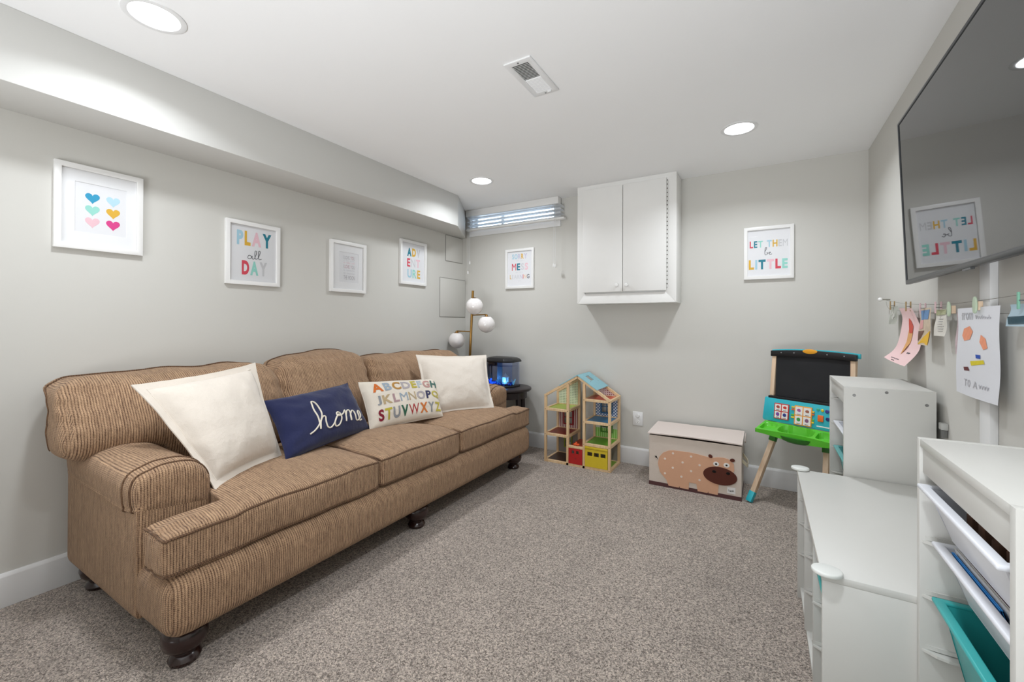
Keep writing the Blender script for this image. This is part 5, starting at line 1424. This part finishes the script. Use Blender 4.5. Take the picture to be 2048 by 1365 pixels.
r, fn = sheet('gift_tag', 'small pale card with a green top hung left of the white drawing', 'card', -1.405, -1.525, 1.160, 1.265, mat('tag_paper', '#D8D4CA', 0.6, var=0.06, scale=30), 0.012, 0.004, skew=-0.02)
patch(r, fn, 'green_print', [(0.02, 0.02), (0.98, 0.02), (0.98, 0.2), (0.02, 0.22)], mat('print_green', '#A9AC86', 0.6))
bm = NB()
for k in range(6): tube(bm, [fn(0.25, 0.36 + 0.09 * k, 0.001), fn(0.7 - 0.05 * (k % 3), 0.36 + 0.09 * k, 0.001)], 0.0009, 4)
obj('lettering', bm, PM['softgrey'], r)
r, fn = sheet('folded_paper', 'narrow strip of patterned paper peeking out behind the white drawing', 'paper', -1.575, -1.60, 1.10, 1.25, mat('pattern_paper', '#C6B2B6', 0.6, var=0.35, scale=55), 0.004, 0.0, x=0.594)
r, fn = sheet('child_drawing', 'tall white sheet with childs crayon marks and handwriting', 'drawing', -1.625, -1.932, 0.975, 1.262, M_whitep, 0.004, -0.008, x=0.582, nu=16, nv=20)
cray = {'orange': '#EE9C78', 'yellow': '#DCCB2E', 'blue': '#2450B0', 'brown': '#6A3232'}
for nm, c, pts in (('orange_crayon', 'orange', [(0.20, 0.24), (0.36, 0.21), (0.46, 0.27), (0.40, 0.36), (0.24, 0.38), (0.16, 0.32)]), ('orange_crayon', 'orange', [(0.66, 0.30), (0.76, 0.34), (0.80, 0.44), (0.72, 0.46), (0.64, 0.38)]),
                   ('yellow_crayon', 'yellow', [(0.44, 0.60), (0.72, 0.57), (0.74, 0.61), (0.46, 0.65)]), ('blue_crayon', 'blue', [(0.56, 0.52), (0.66, 0.52), (0.66, 0.56), (0.57, 0.56)]), ('brown_crayon', 'brown', [(0.26, 0.68), (0.38, 0.67), (0.42, 0.71), (0.28, 0.72)])):
    patch(r, fn, nm, pts, mat('crayon_' + c, cray[c], 0.8, var=0.12, scale=60))
bm = NB()
Tt = lambda s, t, d: fn(s, 1 - t, 0.0012 + d)
text(bm, 'from', 0.12, 0.42, 0.865, 0.945, Tt, 0, None, 0.0, 0.12, 1)
for k in range(7):
    a = 0.50 + 0.05 * k; tube(bm, [fn(a, 0.09 + 0.012 * (k % 3), 0.0012), fn(a + 0.02, 0.13, 0.0012), fn(a + 0.038, 0.095 + 0.01 * k / 3, 0.0012)], 0.0012, 4)
text(bm, 'To A', 0.27, 0.60, 0.105, 0.185, Tt, 0, None, 0.0, 0.12, 1)
for k in range(4):
    a = 0.64 + 0.05 * k; tube(bm, [fn(a, 0.84, 0.0012), fn(a + 0.02, 0.88, 0.0012), fn(a + 0.035, 0.845, 0.0012)], 0.0012, 4)
obj('handwriting', bm, PM['softgrey'], r)
r, fn = sheet('greeting_card', 'pale blue and teal card at the near end of the art line', 'card', -1.985, -2.12, 1.200, 1.262, mat('teal_card', '#A9C0CC', 0.6), 0.010, 0.0)
patch(r, fn, 'dark_teal_print', [(0.0, 0.55), (1.0, 0.50), (1.0, 0.85), (0.1, 0.9)], mat('deep_teal', '#1D4552', 0.6))
M_pinw = mat('pin_wood', '#A58A5E', 0.6); M_pinp = mat('pin_pink', '#D6B8BA', 0.6); M_ping = mat('pin_green', '#B9C9B0', 0.6)
pin(-0.775, 1.305, M_pinw, 'natural wooden clothespin holding the small grey card')
pin(-1.055, 1.290, M_pinw, 'natural wooden clothespin holding the curling pink paper')
pin(-1.262, 1.275, M_pinp, 'pink clothespin holding the strip with the yellow corner')
pin(-1.445, 1.272, M_pinp, 'pink clothespin holding the small card with green top')
ovalpin(-1.585, 1.262, M_ping, 'pale green oval clothespin at the left top of the white drawing')
ovalpin(-1.80, 1.268, M_ping, 'pale green oval clothespin over the middle top of the white drawing')
pin(-2.06, 1.27, mat('pin_mint', '#7FB8A0', 0.6), 'mint clothespin holding the pale blue and teal card')

bpy.context.view_layer.update()
